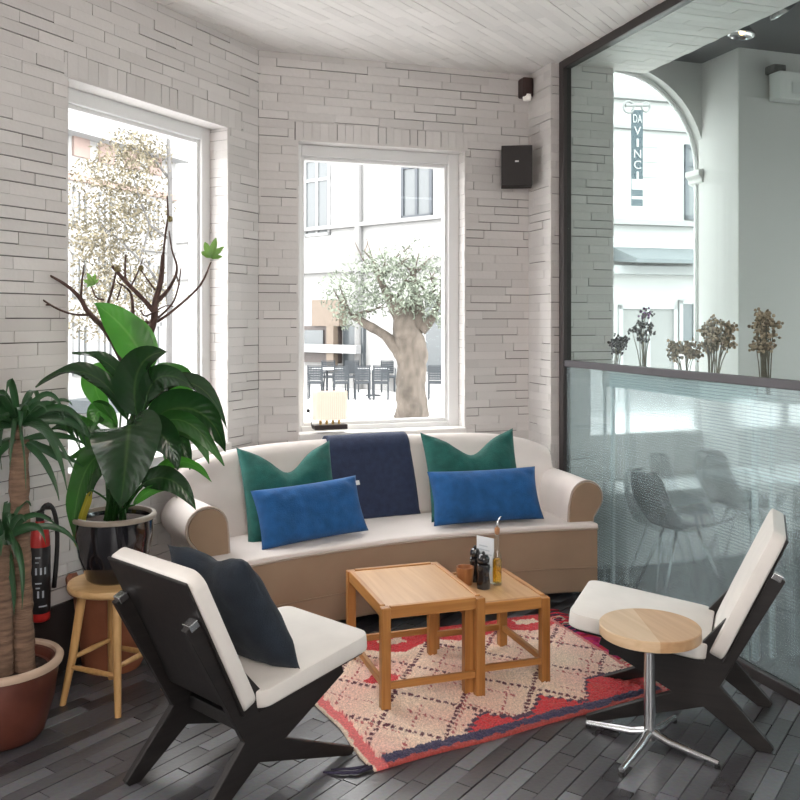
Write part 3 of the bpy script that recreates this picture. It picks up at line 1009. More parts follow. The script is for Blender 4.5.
# ------------------------------------------------------------------ cushions
def cushion_mb(w, h, t, chop=0.0, edge=0.07, seed=0, wr=0.006, n=30, ears=0.0):
    vs = []; fs = []

    def P(i, j, sd):
        x = -1 + 2 * i / n; y = -1 + 2 * j / n
        ex = 1 - edge * (1 - y * y) ** 1.0
        ey = 1 - edge * (1 - x * x) ** 1.0
        X = x * ex * w / 2; Z = y * ey * h / 2
        k = max(0.0, (1 - abs(x) ** 3.2)) * max(0.0, (1 - abs(y) ** 3.2))
        T_ = t / 2 * k ** 0.55
        if chop:
            c = math.exp(-(x / .40) ** 2)
            up = max(0.0, (y + 0.35) / 1.35)
            Z -= chop * c * up ** 1.3
            T_ *= 1 - 0.25 * c * up
            Z += ears * abs(x) ** 3 * up
        crn = max(0.0, abs(x) + abs(y) - 1.0) * sin((x * y) * 14 + seed) * .010
        nz = crn + noise.noise(Vector((X * 9 + seed * 3.1, Z * 9, sd * 2.7))) * wr + noise.noise(Vector((X * 22 + seed, Z * 22, sd * 5.1))) * wr * .4
        edgef = (1 - max(abs(x), abs(y)) ** 6)
        return Vector((X + nz * .4 * edgef, sd * (T_ + nz * edgef), Z + nz * .3 * edgef))
    idx = {}
    for sd in (-1, 1):
        for i in range(n + 1):
            for j in range(n + 1):
                bd = i in (0, n) or j in (0, n)
                key = (i, j, 0 if bd else sd)
                if key not in idx:
                    idx[key] = len(vs)
                    p = P(i, j, sd)
                    if bd: p.y = 0
                    vs.append(p)
    for sd in (-1, 1):
        for i in range(n):
            for j in range(n):
                q = []
                for (a, c) in ((i, j), (i + 1, j), (i + 1, j + 1), (i, j + 1)):
                    bd = a in (0, n) or c in (0, n)
                    q.append(idx[(a, c, 0 if bd else sd)])
                if sd > 0: q.reverse()
                fs.append(tuple(q))
    m = MB(); m.add(vs, fs)
    return m


def place_cushion(name, label, m, matl, loc, rotz, lean, roll, group, cat='cushion', tagside=None):
    R_ = Matrix.Translation(Vector(loc)) @ Matrix.Rotation(rotz, 4, 'Z') @ Matrix.Rotation(lean, 4, 'X') @ Matrix.Rotation(roll, 4, 'Y')
    m.v = [R_ @ p for p in m.v]
    zz = min(p.z for p in m.v)
    t = thing(name, label, cat, (loc[0], loc[1], zz), rotz, group)
    c = m.build('cover', matl, t, smooth=True)
    if tagside:
        q = MB(); q.obox(R_ @ Vector(tagside), R_.to_3x3() @ UX, R_.to_3x3() @ UZ, R_.to_3x3() @ UY, (0, -0.012, -0.0015), (0.028, 0.012, 0.0015))
        q.build('care_tag', M['tag'], t)
    return t


def soff(phi_deg, r, z):
    return sp(radians(phi_deg), r, z)


def phi_of(px, Y):
    X = (px - 400) / F * Y
    p = c2w(X, Y)
    d = p - SCN
    a = math.atan2(-d.x, d.y)
    return (SA - a) * 180 / pi


p = at(291, 494, 4.70)
place_cushion('green_cushion', 'green linen cushion with a dented top, at the plant end of the sofa', cushion_mb(0.55, 0.50, 0.17, 0.11, 0.06, 1, ears=.035, wr=.013), M['green'], (p.x, p.y, 0.652), radians(12), radians(-20), 0, 'cushions on the sofa')
p = at(311, 509, 4.56)
place_cushion('blue_cushion', 'blue linen lumbar cushion nearest the plants, in front of a green one', cushion_mb(0.62, 0.305, 0.16, 0, 0.05, 2, wr=.013), M['blue'], (p.x, p.y, 0.598), radians(14), radians(-24), radians(-2), 'cushions on the sofa', tagside=(0.292, -0.005, 0.11))
p = at(474, 474, 5.06)
place_cushion('green_cushion', 'green linen cushion with a dented top between the throw and the far arm', cushion_mb(0.60, 0.48, 0.17, 0.10, 0.06, 3, ears=.035, wr=.013), M['green'], (p.x, p.y, 0.690), radians(2), radians(-20), 0, 'cushions on the sofa')
p = at(486, 491, 4.92)
place_cushion('blue_cushion', 'blue linen lumbar cushion nearest the glass partition, in front of a green one', cushion_mb(0.66, 0.305, 0.16, 0, 0.05, 4, wr=.013), M['blue'], (p.x, p.y, 0.608), radians(-2), radians(-24), radians(0), 'cushions on the sofa')

# throw over the backrest --------------------------------------------
th = MB()
ph0, ph1 = radians(phi_of(336, 4.95)), radians(phi_of(426, 5.05))
ph0b, ph1b = radians(phi_of(340, 4.75)), radians(phi_of(446, 4.85))
NL, NW = 46, 26


def throw_pt(a, bq, off):
    """a 0..1 across, bq 0..1 from behind the back, over the top, down to the seat"""
    tt = 0.5
    prof = backprof((ph0 + ph1) / 2, 0.5)
    path = [(cx_, cz_) for cx_, cz_ in prof[:-3]]
    path = path[::-1]               # rear of roll -> front bottom
    path = [(path[0][0] + .004, path[0][1] - .16)] + path
    path = [q for q in path if q[1] > 0.448] + [(path[-1][0] - .004, 0.446)]
    # arc length
    ls = [0]
    for i in range(1, len(path)):
        ls.append(ls[-1] + math.hypot(path[i][0] - path[i - 1][0], path[i][1] - path[i - 1][1]))
    d = bq * ls[-1]
    i = 1
    while i < len(ls) - 1 and ls[i] < d: i += 1
    f_ = (d - ls[i - 1]) / max(1e-6, ls[i] - ls[i - 1])
    x = path[i - 1][0] + (path[i][0] - path[i - 1][0]) * f_
    z = path[i - 1][1] + (path[i][1] - path[i - 1][1]) * f_
    tx = path[i][0] - path[i - 1][0]; tz = path[i][1] - path[i - 1][1]
    l = math.hypot(tx, tz); nx, nz = tz / l, -tx / l     # outward (towards room / up)
    rip = 0.004 * sin(a * 17 + bq * 2) * bq + 0.003 * noise.noise(Vector((a * 5, bq * 4, 1)))
    o_ = off + 0.006 + max(0, rip) + 0.003
    x += nx * o_; z += nz * o_
    phi = (ph0 + (ph1 - ph0) * a) * (1 - bq) + (ph0b + (ph1b - ph0b) * a) * bq
    return sp(phi, x, z)


vs = []; fs = []
for L in range(2):
    for j in range(NL + 1):
        for i in range(NW + 1):
            vs.append(throw_pt(i / NW, j / NL, L * 0.010))
nn = (NL + 1) * (NW + 1)


def id_(L, j, i): return L * nn + j * (NW + 1) + i


for j in range(NL):
    for i in range(NW):
        fs.append((id_(1, j, i), id_(1, j, i + 1), id_(1, j + 1, i + 1), id_(1, j + 1, i)))
        fs.append((id_(0, j, i), id_(0, j + 1, i), id_(0, j + 1, i + 1), id_(0, j, i + 1)))
for j in range(NL):
    fs.append((id_(0, j, 0), id_(1, j, 0), id_(1, j + 1, 0), id_(0, j + 1, 0)))
    fs.append((id_(0, j, NW), id_(0, j + 1, NW), id_(1, j + 1, NW), id_(1, j, NW)))
for i in range(NW):
    fs.append((id_(0, 0, i), id_(0, 0, i + 1), id_(1, 0, i + 1), id_(1, 0, i)))
    fs.append((id_(0, NL, i), id_(1, NL, i), id_(1, NL, i + 1), id_(0, NL, i + 1)))
th.add(vs, fs)
tag(th.build('throw_blanket', M['navy'], smooth=True), 'navy wool throw draped over the middle of the sofa back', 'blanket')


# ------------------------------------------------------------------ nesting tables
def nest_table(name, label, u0, u1, v0, v1, z, open_right=False):
    t = thing(name, label, 'table', ((u0 + u1) / 2, (v0 + v1) / 2, RUGZ), 0, 'nesting oak tables')
    L = 0.040
    for (x, y) in ((u0, v0), (u1 - L, v0), (u0, v1 - L), (u1 - L, v1 - L)):
        m = MB(); m.box((x, y, RUGZ), (x + L, y + L, z - .004)); m.build('leg', M['oakZ'], t, bevel=0.004)
    # aprons, flush under the raised lip
    for nm, lo, hi, mt in (('apron', (u0 + L, v0 + .006, z - .05), (u1 - L, v0 + .028, z), 'oakX'), ('apron', (u0 + L, v1 - .028, z - .05), (u1 - L, v1 - .006, z), 'oakX'),
                           ('apron', (u0 + .006, v0 + L, z - .05), (u0 + .028, v1 - L, z), 'oakY'), ('apron', (u1 - .028, v0 + L, z - .05), (u1 - .006, v1 - L, z), 'oakY')):
        m = MB(); m.box(lo, hi); m.build(nm, M[mt], t, bevel=0.003)
    m = MB(); m.box((u0 + .027, v0 + .027, z - .022), (u1 - .027, v1 - .027, z - .006)); m.build('tabletop', M['oaktop'], t, bevel=0.002)
    zs = RUGZ + 0.085; hs = 0.028
    strs = [((u0 + L, v0 + .010, zs), (u1 - L, v0 + .030, zs + hs), 'oakX'), ((u0 + L, v1 - .030, zs), (u1 - L, v1 - .010, zs + hs), 'oakX'), ((u0 + .010, v0 + L, zs), (u0 + .030, v1 - L, zs + hs), 'oakY')]
    if not open_right:
        strs[2] = ((u1 - .030, v0 + L, zs), (u1 - .010, v1 - L, zs + hs), 'oakY')
        strs = strs[:1] + strs[2:] + strs[1:2]
    for lo, hi, mt in strs:
        m = MB(); m.box(lo, hi); m.build('stretcher', M[mt], t, bevel=0.003)
    return t


RUGZ = 0.013
nest_table('nesting_table', 'taller oak table with raised lip, nearest the chair with the navy cushion', 1.015, 1.470, 3.362, 3.945, 0.437, True)
nest_table('nesting_table', 'lower oak table holding the oil bottle, pulled out from under the taller one', 1.395, 1.797, 3.406, 3.885, 0.394)
TZ = 0.394 - 0.006

# things on the low table
p = ong(465, 584, TZ)
cup = MB()
cup.lathe([(0.033, 0), (0.037, 0.02), (0.041, 0.07), (0.041, 0.080), (0.036, 0.080), (0.034, 0.070), (0.028, 0.012), (0.001, 0.010)], 28, (p.x, p.y, TZ))
tag(cup.build('cup', M['cupwood'], smooth=True, autosmooth=40), 'small turned wooden cup beside the pepper mills', 'cup')


def mill(px, py, s, label):
    p = ong(px, py, TZ)
    t = thing('pepper_mill', label, 'pepper mill', (p.x, p.y, TZ), 0, 'pepper and salt mills on the low table')
    m = MB(); m.lathe([(0.030 * s, 0), (0.031 * s, 0.02), (0.027 * s, 0.05), (0.026 * s, 0.07), (0.030 * s, 0.095), (0.028 * s, 0.108), (0.016 * s, 0.112)], 24, (p.x, p.y, TZ))
    m.build('body', M['millblack'], t, smooth=True, autosmooth=50)
    m = MB(); m.lathe([(0.016 * s, 0.113), (0.026 * s, 0.118), (0.028 * s, 0.135), (0.020 * s, 0.150), (0.006, 0.153), (0.008, 0.158), (0.004, 0.166)], 24, (p.x, p.y, TZ))
    m.build('head', M['millblack'], t, smooth=True, autosmooth=50)


mill(483.5, 588, 1.0, 'black turned mill standing nearest the front edge of the low table')
mill(475, 581, 0.85, 'black turned mill standing behind the other one, nearer the cup')
# menu in a clear stand
p = ong(484.5, 581, TZ)
mn = thing('menu_card', 'upright white menu card behind the black mills', 'menu card', (p.x, p.y, TZ), radians(-62))
R_ = MATS[mn.name].to_3x3()
m = MB(); m.obox(p, R_ @ UX, R_ @ UY, UZ, (-0.045, -0.002, 0.004), (0.055, 0.002, 0.205)); m.build('card', M['card'], mn)
m = MB()
for k in range(7):
    m.obox(p, R_ @ UX, R_ @ UY, UZ, (-0.03, -0.0028, 0.16 - k * .018), (0.02 + 0.012 * (k % 3), -0.0021, 0.166 - k * .018))
m.build('printed_lines', M['print'], mn)
m = MB(); m.obox(p, R_ @ UX, R_ @ UY, UZ, (-0.05, -0.014, 0.0), (0.06, 0.014, 0.004)); m.build('foot', M['white'], mn)
# oil bottle
p = ong(493.5, 585, TZ)
ob = thing('oil_bottle', 'glass oil bottle with cork and steel pourer on the low table', 'bottle', (p.x + .018, p.y, TZ))
c = (p.x + .018, p.y, TZ)
m = MB(); m.lathe([(0.020, 0.0), (0.0215, 0.004), (0.0215, 0.115), (0.019, 0.135), (0.0105, 0.165), (0.0095, 0.225), (0.011, 0.228), (0.011, 0.236), (0.008, 0.236)], 24, c)
m.build('glass_body', M['bottle'], ob, smooth=True, autosmooth=50)
m = MB(); m.lathe([(0.018, 0.012), (0.0198, 0.016), (0.0198, 0.112), (0.017, 0.118)], 24, c); m.build('oil', M['oil'], ob, smooth=True, autosmooth=50)
m = MB(); m.lathe([(0.009, 0.23), (0.012, 0.238), (0.012, 0.258), (0.010, 0.262)], 16, c); m.build('cork', M['cork'], ob, smooth=True, autosmooth=50)
m = MB(); q = Vector(c); m.tube([q + Vector((0, 0, .26)), q + Vector((0, 0, .275)), q + Vector((.004, 0, .29)), q + Vector((.012, -.002, .305)), q + Vector((.018, -.004, .312))], [0.004, .004, .0035, .003, .0025], 8)
m.build('pourer', M['chrome'], ob, smooth=True)


# ------------------------------------------------------------------ rug
RFL, RFR, RBR, RBL = Vector((0.865, 2.955)), Vector((2.25, 3.195)), Vector((2.20, 4.24)), Vector((0.70, 4.16))


def rugp(a, b_):
    return (RFL * (1 - a) + RFR * a) * (1 - b_) + (RBL * (1 - a) + RBR * a) * b_


def rug_color(a, b_, rg):
    x = a * 1.42; y = b_ * 1.12
    jx = x + 0.010 * noise.noise(Vector((x * 30, y * 30, 0))); jy = y + 0.010 * noise.noise(Vector((x * 30, y * 30, 7)))
    cream = Vector((0.95, 0.75, 0.59)); pink = Vector((0.92, 0.54, 0.46)); red = Vector((0.72, 0.034, 0.045)); mar = Vector((0.13, 0.018, 0.035)); navy = Vector((0.045, 0.04, 0.10))
    rose = Vector((0.72, 0.18, 0.17)); orange = Vector((0.60, 0.16, 0.06))
    n1 = noise.noise(Vector((x * 4, y * 4, 3)))
    c = cream.lerp(pink, max(0, min(1, 0.28 + 0.9 * n1)))
    # row of lozenges in dotted dark lines, two lattices
    p_, q_ = 0.36, 0.44
    s1 = (jx / p_ + jy / q_) % 1.0; s2 = (jx / p_ - jy / q_ + 0.2) % 1.0
    l1 = min(s1, 1 - s1); l2 = min(s2, 1 - s2)
    dots1 = ((jx / p_ - jy / q_) * 9) % 1.0 < 0.62
    dots2 = ((jx / p_ + jy / q_) * 9) % 1.0 < 0.62
    if (l1 < 0.035 and dots1) or (l2 < 0.035 and dots2):
        c = mar
    s3 = ((jx + 0.1) / 0.21 + jy / 0.27) % 1.0; s4 = ((jx + 0.1) / 0.21 - jy / 0.27) % 1.0
    if n1 > -0.1 and (min(s3, 1 - s3) < 0.035 or min(s4, 1 - s4) < 0.035) and (jx * 48 % 1.0) < 0.5:
        c = rose.lerp(mar, 0.35)
    # small red lozenge under the tables
    if abs(jx - 0.33) / 0.09 + abs(jy - 0.62) / 0.07 < 1: c = red
    # red field at the back with cream points
    zz = 0.115 * abs(((jx / 0.36) % 1.0) - 0.5) * 2
    if jy > 0.86 + zz * 0.8 or jy > 1.0:
        c = red
        if abs(((jx / 0.36) % 1.0) - 0.5) < 0.17 and 0.97 < jy < 1.04: c = cream
    # red field at the front right with stepped peaks
    def peak(x0, w_, h_): return h_ * max(0.0, 1 - abs(jx - x0) / w_)
    fr_ = max(peak(0.55, 0.17, 0.16), peak(0.86, 0.18, 0.18), 0.25 if jx > 1.14 else peak(1.14, 0.16, 0.25), 0.07 if jx > .5 else 0)
    fr_ = round(fr_ / 0.03) * 0.03
    if jx > 0.40 and jy < fr_:
        c = red.lerp(orange, 0.25 * max(0, noise.noise(Vector((x * 12, y * 12, 1)))))
    elif jx > 0.40 and jy < fr_ + 0.022 and fr_ > .03:
        c = navy.lerp(mar, .4)
    # navy stripe and red selvedge in front, salmon selvedge left
    if jy < 0.050: c = navy
    if jy < 0.012: c = Vector((0.40, 0.06, 0.05))
    if jx < 0.052: c = Vector((0.75, 0.15, 0.15))
    if jx < 0.012: c = cream * .8
    if jx > 1.385: c = rose
    k = 0.86 + 0.28 * rg.random()
    return c * k


rg = random.Random(9)
NA, NB = 300, 236
vs = []; cols = []; fs = []
for j in range(NB + 1):
    for i in range(NA + 1):
        a = i / NA; b_ = j / NB
        q = rugp(a, b_)
        wob = 0.010 * noise.noise(Vector((a * 6, b_ * 6, 2)))
        ed = min(a, 1 - a, b_, 1 - b_)
        pile = 0.012 + 0.008 * min(1, ed * 30) + 0.0075 * rg.random() * min(1, ed * 40) + 0.003 * noise.noise(Vector((a * 50, b_ * 40, 0)))
        if a < 0.04: pile = 0.010 + .002 * rg.random()
        sx = 0.014 * noise.noise(Vector((b_ * 5, 0.3, 9))) * (1 - a) + 0.01 * noise.noise(Vector((b_ * 9, 4.3, 9))) * a
        sy = 0.012 * noise.noise(Vector((a * 5, 2.3, 9)))
        vs.append((q.x + sx, q.y + sy, max(0.006, pile)))
        cols.append(rug_color(a, b_, rg))
W_ = NA + 1
for j in range(NB):
    for i in range(NA):
        fs.append((j * W_ + i, j * W_ + i + 1, (j + 1) * W_ + i + 1, (j + 1) * W_ + i))
# underside skirt
base = len(vs)
loop = [i for i in range(W_)] + [j * W_ + NA for j in range(1, NB + 1)] + [NB * W_ + i for i in range(NA - 1, -1, -1)] + [j * W_ for j in range(NB - 1, 0, -1)]
for k in loop:
    vs.append((vs[k][0], vs[k][1], 0.002)); cols.append(cols[k])
for k in range(len(loop)):
    k2 = (k + 1) % len(loop)
    fs.append((loop[k], base + k, base + k2, loop[k2]))
rug = thing('rug', 'shaggy cream and red Berber rug under the oak tables', 'rug', (1.5, 3.6, 0), 0)
rmb = MB(); rmb.add(vs, fs)
ro = rmb.build('pile', M['rug'], rug, smooth=True)
ca = ro.data.color_attributes.new('pattern', 'FLOAT_COLOR', 'POINT')
# build() keeps vertex order
for k, c_ in enumerate(cols):
    ca.data[k].color = (c_.x, c_.y, c_.z, 1)
# fringe on the partition side: knotted yarn strands
fr = MB()
ymats = ['navyyarn', 'creamyarn', 'pinkyarn', 'redyarn']
for k in range(120):
    b_ = (k + .5) / 120
    q = rugp(1.0, b_)
    q0 = Vector((q.x - .005, q.y, .012))
    l = rg.uniform(0.07, 0.125)
    d = Vector((1, rg.uniform(-.7, .5), 0)).normalized()
    p1 = q0 + d * l * .5 + Vector((0, 0, rg.uniform(-.002, .012))); p2 = q0 + d * l + Vector((rg.uniform(-.01, .01), rg.uniform(-.02, .02), -.006))
    if b_ > .80: mi = rg.choice((0, 0, 1, 3))
    elif b_ > .70: mi = rg.choice((0, 0, 0, 2))
    elif b_ > .35: mi = rg.choice((2, 2, 2, 3))
    else: mi = rg.choice((1, 3, 1))
    fr.tube([q0, p1, p2], [.006, .005, .003], 5, mi)
fr.build('fringe', [M[x] for x in ymats], rug, smooth=True)
fr = MB()
fr.tube([(0.86, 2.97, .012), (0.80, 2.955, .010), (0.74, 2.975, .008), (0.69, 3.0, .006)], [.008, .007, .006, .003], 6)
fr.tube([(0.85, 2.98, .012), (0.79, 2.985, .010), (0.72, 3.01, .006)], [.006, .005, .003], 6)
fr.build('corner_tassel', M['navyyarn'], rug, smooth=True)


# ------------------------------------------------------------------ scissor lounge chairs
def cushion_block(L, W2, T_, r=0.05, n=6, puff=0.006):
    """flat upholstered pad: rounded plan outline, slightly domed; local x length, y width, z thickness"""
    out = []
    for (cx, cy, a0) in ((L - r, W2 - r, 0), (r, W2 - r, pi / 2), (r, -W2 + r, pi), (L - r, -W2 + r, 3 * pi / 2)):
        for i in range(n + 1):
            a = a0 + pi / 2 * i / n
            out.append((cx + r * cos(a), cy + r * sin(a)))
    rings = []
    cx0, cy0 = L / 2, 0
    for (s, z) in ((0.0, 0.0), (0.97, 0.0), (0.995, 0.004), (1.0, 0.010), (1.0, T_ - .008), (0.993, T_ - .002), (0.97, T_), (0.6, T_ + puff), (0.0, T_ + puff * 1.4)):
        rings.append([Vector((cx0 + (x - cx0) * s, cy0 + (y - cy0) * s, z)) for x, y in out])
    return rings


def scissor_chair(label, loc, rotz):
    t = thing('lounge_chair', label, 'lounge chair', loc, rotz, 'scissor lounge chairs')
    HX, HZ = -0.075, 0.215
    tips = {'back': (-0.365, 0.655), 'seat': (0.285, 0.335), 'front': (0.335, 0.0), 'rear': (-0.325, 0.0)}

    def ends(k, w):
        x, z = tips[k]
        d = Vector((x - HX, z - HZ)).normalized(); nrm = Vector((-d.y, d.x))
        return (x + nrm.x * w, z + nrm.y * w), (x - nrm.x * w, z - nrm.y * w)
    bL, bR = ends('back', .026)
    sL, sR = ends('seat', .020)
    # feet end flat on the floor
    fL, fR = (0.345, 0.022), (0.335, 0.0)
    fR2 = (0.318, 0.0)
    rL, rR = (-0.29, 0.0), (-0.335, 0.0)
    poly = [bL, (HX - .085, HZ + .005), (-0.347, 0.018), rR, rL, (HX - .025, HZ - .082), fR2, fR, fL, (HX + .088, HZ - .042), sR, sL, (HX + .035, HZ + .095), bR]
    for sd in (-1, 1):
        m = MB(); m.prism(poly, (0, sd * 0.205 - .014, 0), UX, UZ, UY, 0.0, 0.028)
        m.build('side_frame', M['chairwood'], t, bevel=0.003, world=False)
    # cross rails
    for (x, z) in ((HX, HZ), (0.24, 0.29)):
        m = MB(); m.box((x - .018, -.19, z - .022), (x + .018, .19, z + .022)); m.build('cross_rail', M['chairwood'], t, bevel=0.003, world=False)
    # seat: board and cushion
    sa = math.atan2(0.062, 0.52)
    R_ = Matrix.Translation(Vector((-0.115, 0, 0.312))) @ Matrix.Rotation(-sa, 4, 'Y')
    m = MB(); m.box((0.01, -.225, -0.014), (0.50, .225, 0.0), 0, R_); m.build('seat_board', M['chairwood'], t, bevel=0.003, world=False)
    m = MB(); m.loft([[R_ @ p for p in ring] for ring in cushion_block(0.535, 0.245, 0.062)])
    m.build('seat_cushion', M['cream'], t, smooth=True, autosmooth=50, world=False)
    # back: board and cushion
    ba = math.atan2(0.232, 0.50)
    R_ = Matrix.Translation(Vector((-0.165, 0, 0.315))) @ Matrix.Rotation(-(pi / 2 + ba), 4, 'Y')
    R_ = R_ @ Matrix.Scale(-1, 4, (0, 0, 1))
    m = MB(); m.box((0.0, -.232, -0.010), (0.530, .232, 0.0), 0, R_); m.build('back_board', M['chairwood'], t, bevel=0.004, world=False)
    m = MB(); m.loft([[R_ @ p for p in ring] for ring in cushion_block(0.538, 0.245, 0.052)])
    m.build('back_cushion', M['cream'], t, smooth=True, autosmooth=50, world=False)
    for sd in (-1, 1):
        m = MB(); m.box((0.375, sd * .205 - .019, -0.05), (0.40, sd * .205 + .019, -0.0145), 0, R_)
        m.build('steel_bracket', M['chrome'], t, bevel=0.002, world=False)
    return t


LCH = scissor_chair('cream and black scissor lounge chair seen from behind, navy cushion on it', (0.425, 3.125, 0), radians(30))
RCA = math.atan2(.65, -.76)
RCH = dup(LCH, (2.178, 3.012, 0), RCA, 'cream and black scissor lounge chair by the glass partition, beside the round table', 'scissor lounge chairs')

# dark cushion on the left chair
fwd = Vector((cos(radians(30)), sin(radians(30)), 0)); sdv = Vector((-fwd.y, fwd.x, 0))
cpos = Vector((0.437, 3.12, 0)) + fwd * -0.04 + sdv * 0.03
place_cushion('navy_cushion', 'dark navy linen cushion leaning on the lounge chair seen from behind', cushion_mb(0.47, 0.47, 0.17, 0.03, 0.05, 6, wr=.010), M['ink'], (cpos.x, cpos.y, 0.585), radians(30 + 90), radians(-28), radians(4), None)

# ------------------------------------------------------------------ round pedestal table
RT = Vector((1.898, 2.812, 0))
t = thing('side_table', 'round oak side table on a chrome pedestal', 'table', RT, 0)
m = MB(); m.lathe([(0.0, 0.418), (0.180, 0.418), (0.185, 0.421), (0.185, 0.456), (0.182, 0.459), (0.0, 0.459)], 64, RT); m.build('table_top', M['roundtop'], t, smooth=True, autosmooth=40)
m = MB(); m.lathe([(0.022, 0.03), (0.021, 0.395), (0.05, 0.410), (0.06, 0.4178)], 24, RT); m.build('pedestal', M['chrome'], t, smooth=True, autosmooth=40)
for k in range(4):
    a = radians(-56 + 90 * k)
    d = Vector((cos(a), sin(a), 0))
    m = MB()
    L = 0.255
    m.tube([RT + d * .012 + UZ * .058, RT + d * .07 + UZ * .040, RT + d * L + UZ * .018], [.017, .015, .011], 10)
    fo = m.build('foot', M['chrome'], t, smooth=True, autosmooth=50)
    m = MB(); q = RT + d * (L - .005); m.lathe([(0.011, 0.0), (0.011, 0.012)], 12, (q.x, q.y, 0)); m.build('glide', M['rubber'], fo)

# ------------------------------------------------------------------ wooden stool
ST_C = Vector((-0.012, 3.885, 0))
t = thing('stool', 'round beech stool carrying the black plant pot', 'stool', ST_C, 0)
m = MB(); m.lathe([(0.0, 0.465), (0.17, 0.465), (0.186, 0.472), (0.19, 0.485), (0.186, 0.498), (0.172, 0.503), (0.0, 0.503)], 48, ST_C); m.build('seat', M['beechX'], t, smooth=True, autosmooth=50)
la = math.atan2(-.21, 0.015)
feet = []; 
for k in range(4):
    a = la + k * pi / 2
    d = Vector((cos(a), sin(a), 0)); feet.append(d)
    m = MB(); m.tube([ST_C + d * .205, ST_C + d * .165 + UZ * .2, ST_C + d * .125 + UZ * .47], [.013, .017, .019], 12); m.build('leg', M['beech'], t, smooth=True, autosmooth=50)
for k in range(4):
    z = 0.155 if k % 2 else 0.19
    r_ = .205 - .08 * z / .43
    m = MB(); m.tube([ST_C + feet[k] * r_ + UZ * z, ST_C + (feet[k] + feet[(k + 1) % 4]) * r_ / 2 + UZ * z, ST_C + feet[(k + 1) % 4] * r_ + UZ * z], [.009, .012, .009], 10); m.build('stretcher', M['beech'], t, smooth=True, autosmooth=50)


# ------------------------------------------------------------------ leaves
def bez(P, t):
    P = [Vector(p) for p in P]
    while len(P) > 1:
        P = [P[i].lerp(P[i + 1], t) for i in range(len(P) - 1)]
    return P[0]


def leaf(mb, ctrl, width, mi=0, roll=0.0, cup=0.25, wave=0.012, n=16, tipk=1.0, face=None, shape='broad', seed=0):
    """a leaf blade along a bezier mid rib; its face turned to FACE and rolled"""
    n2 = 6
    vs = []; uvs = []; fs = []
    face = Vector(face) if face is not None else Vector((-ST, -CT, 0.35))
    prev = None
    for i in range(n + 1):
        t = i / n
        p = bez(ctrl, t)
        tg = (bez(ctrl, min(1, t + .02)) - bez(ctrl, max(0, t - .02)))
        tg.normalize()
        s = tg.cross(face)
        if s.length < 0.15 and prev is not None:
            s = prev.copy()
        s.normalize()
        if prev is not None and s.dot(prev) < 0: s = -s
        prev = s
        s = Matrix.Rotation(roll, 3, tg) @ s
        nr = s.cross(tg).normalized()
        if shape == 'broad':
            w = width * (sin(pi * t ** 0.75) ** 0.8 if 0 < t < 1 else 0)
        elif shape == 'sword':
            w = width * min(1, .35 + 3.0 * t) * (1 - t ** 3)
        else:
            w = width * sin(pi * t) ** 0.7 if 0 < t < 1 else 0
        w = max(w, 0.0015)
        for k in range(n2 + 1):
            u = -1 + 2 * k / n2
            wv = wave * sin(t * 15 + seed + (1.5 if u > 0 else 0)) * abs(u) ** 1.5
            vs.append(p + s * u * w + nr * (cup * w * (u * u) + wv))
            uvs.append((0.5 + u / 2, t))
    for i in range(n):
        for k in range(n2):
            a = i * (n2 + 1) + k
            fs.append((a, a + 1, a + n2 + 2, a + n2 + 1))
    mb.add(vs, fs, mi, uvs)


# ------------------------------------------------------------------ broad-leaved plant in the black pot
PC = Vector((-0.012, 3.885, 0.503))
PY_ = 3.70
t = thing('potted_plant', 'broad-leaved plant in a black glazed pot on the stool', 'potted plant', PC, 0)
m = MB()
m.lathe([(0.0, 0.0), (0.100, 0.0), (0.113, 0.012), (0.146, 0.11), (0.161, 0.20), (0.162, 0.262), (0.152, 0.265), (0.148, 0.245), (0.1, 0.235), (0.0, 0.235)], 48, PC)
pt = m.build('pot', M['blackglaze'], t, smooth=True, autosmooth=50)
m = MB(); m.lathe([(0.152, 0.256), (0.172, 0.258), (0.174, 0.268), (0.170, 0.276), (0.156, 0.278), (0.150, 0.270)], 48, PC, cap=False); m.build('rim', M['rimglaze'], pt, smooth=True, autosmooth=60)
m = MB(); m.lathe([(0.0, 0.25), (0.1, 0.252), (0.146, 0.245)][::-1], 32, PC); m.build('soil', M['soil'], t, smooth=True)


def A(px, py, dy=0.0): return at(px, py, PY_ + dy)


stems = MB()
lv = {k: MB() for k in ('leafbright', 'leafmid', 'leafdark', 'leafyellow')}
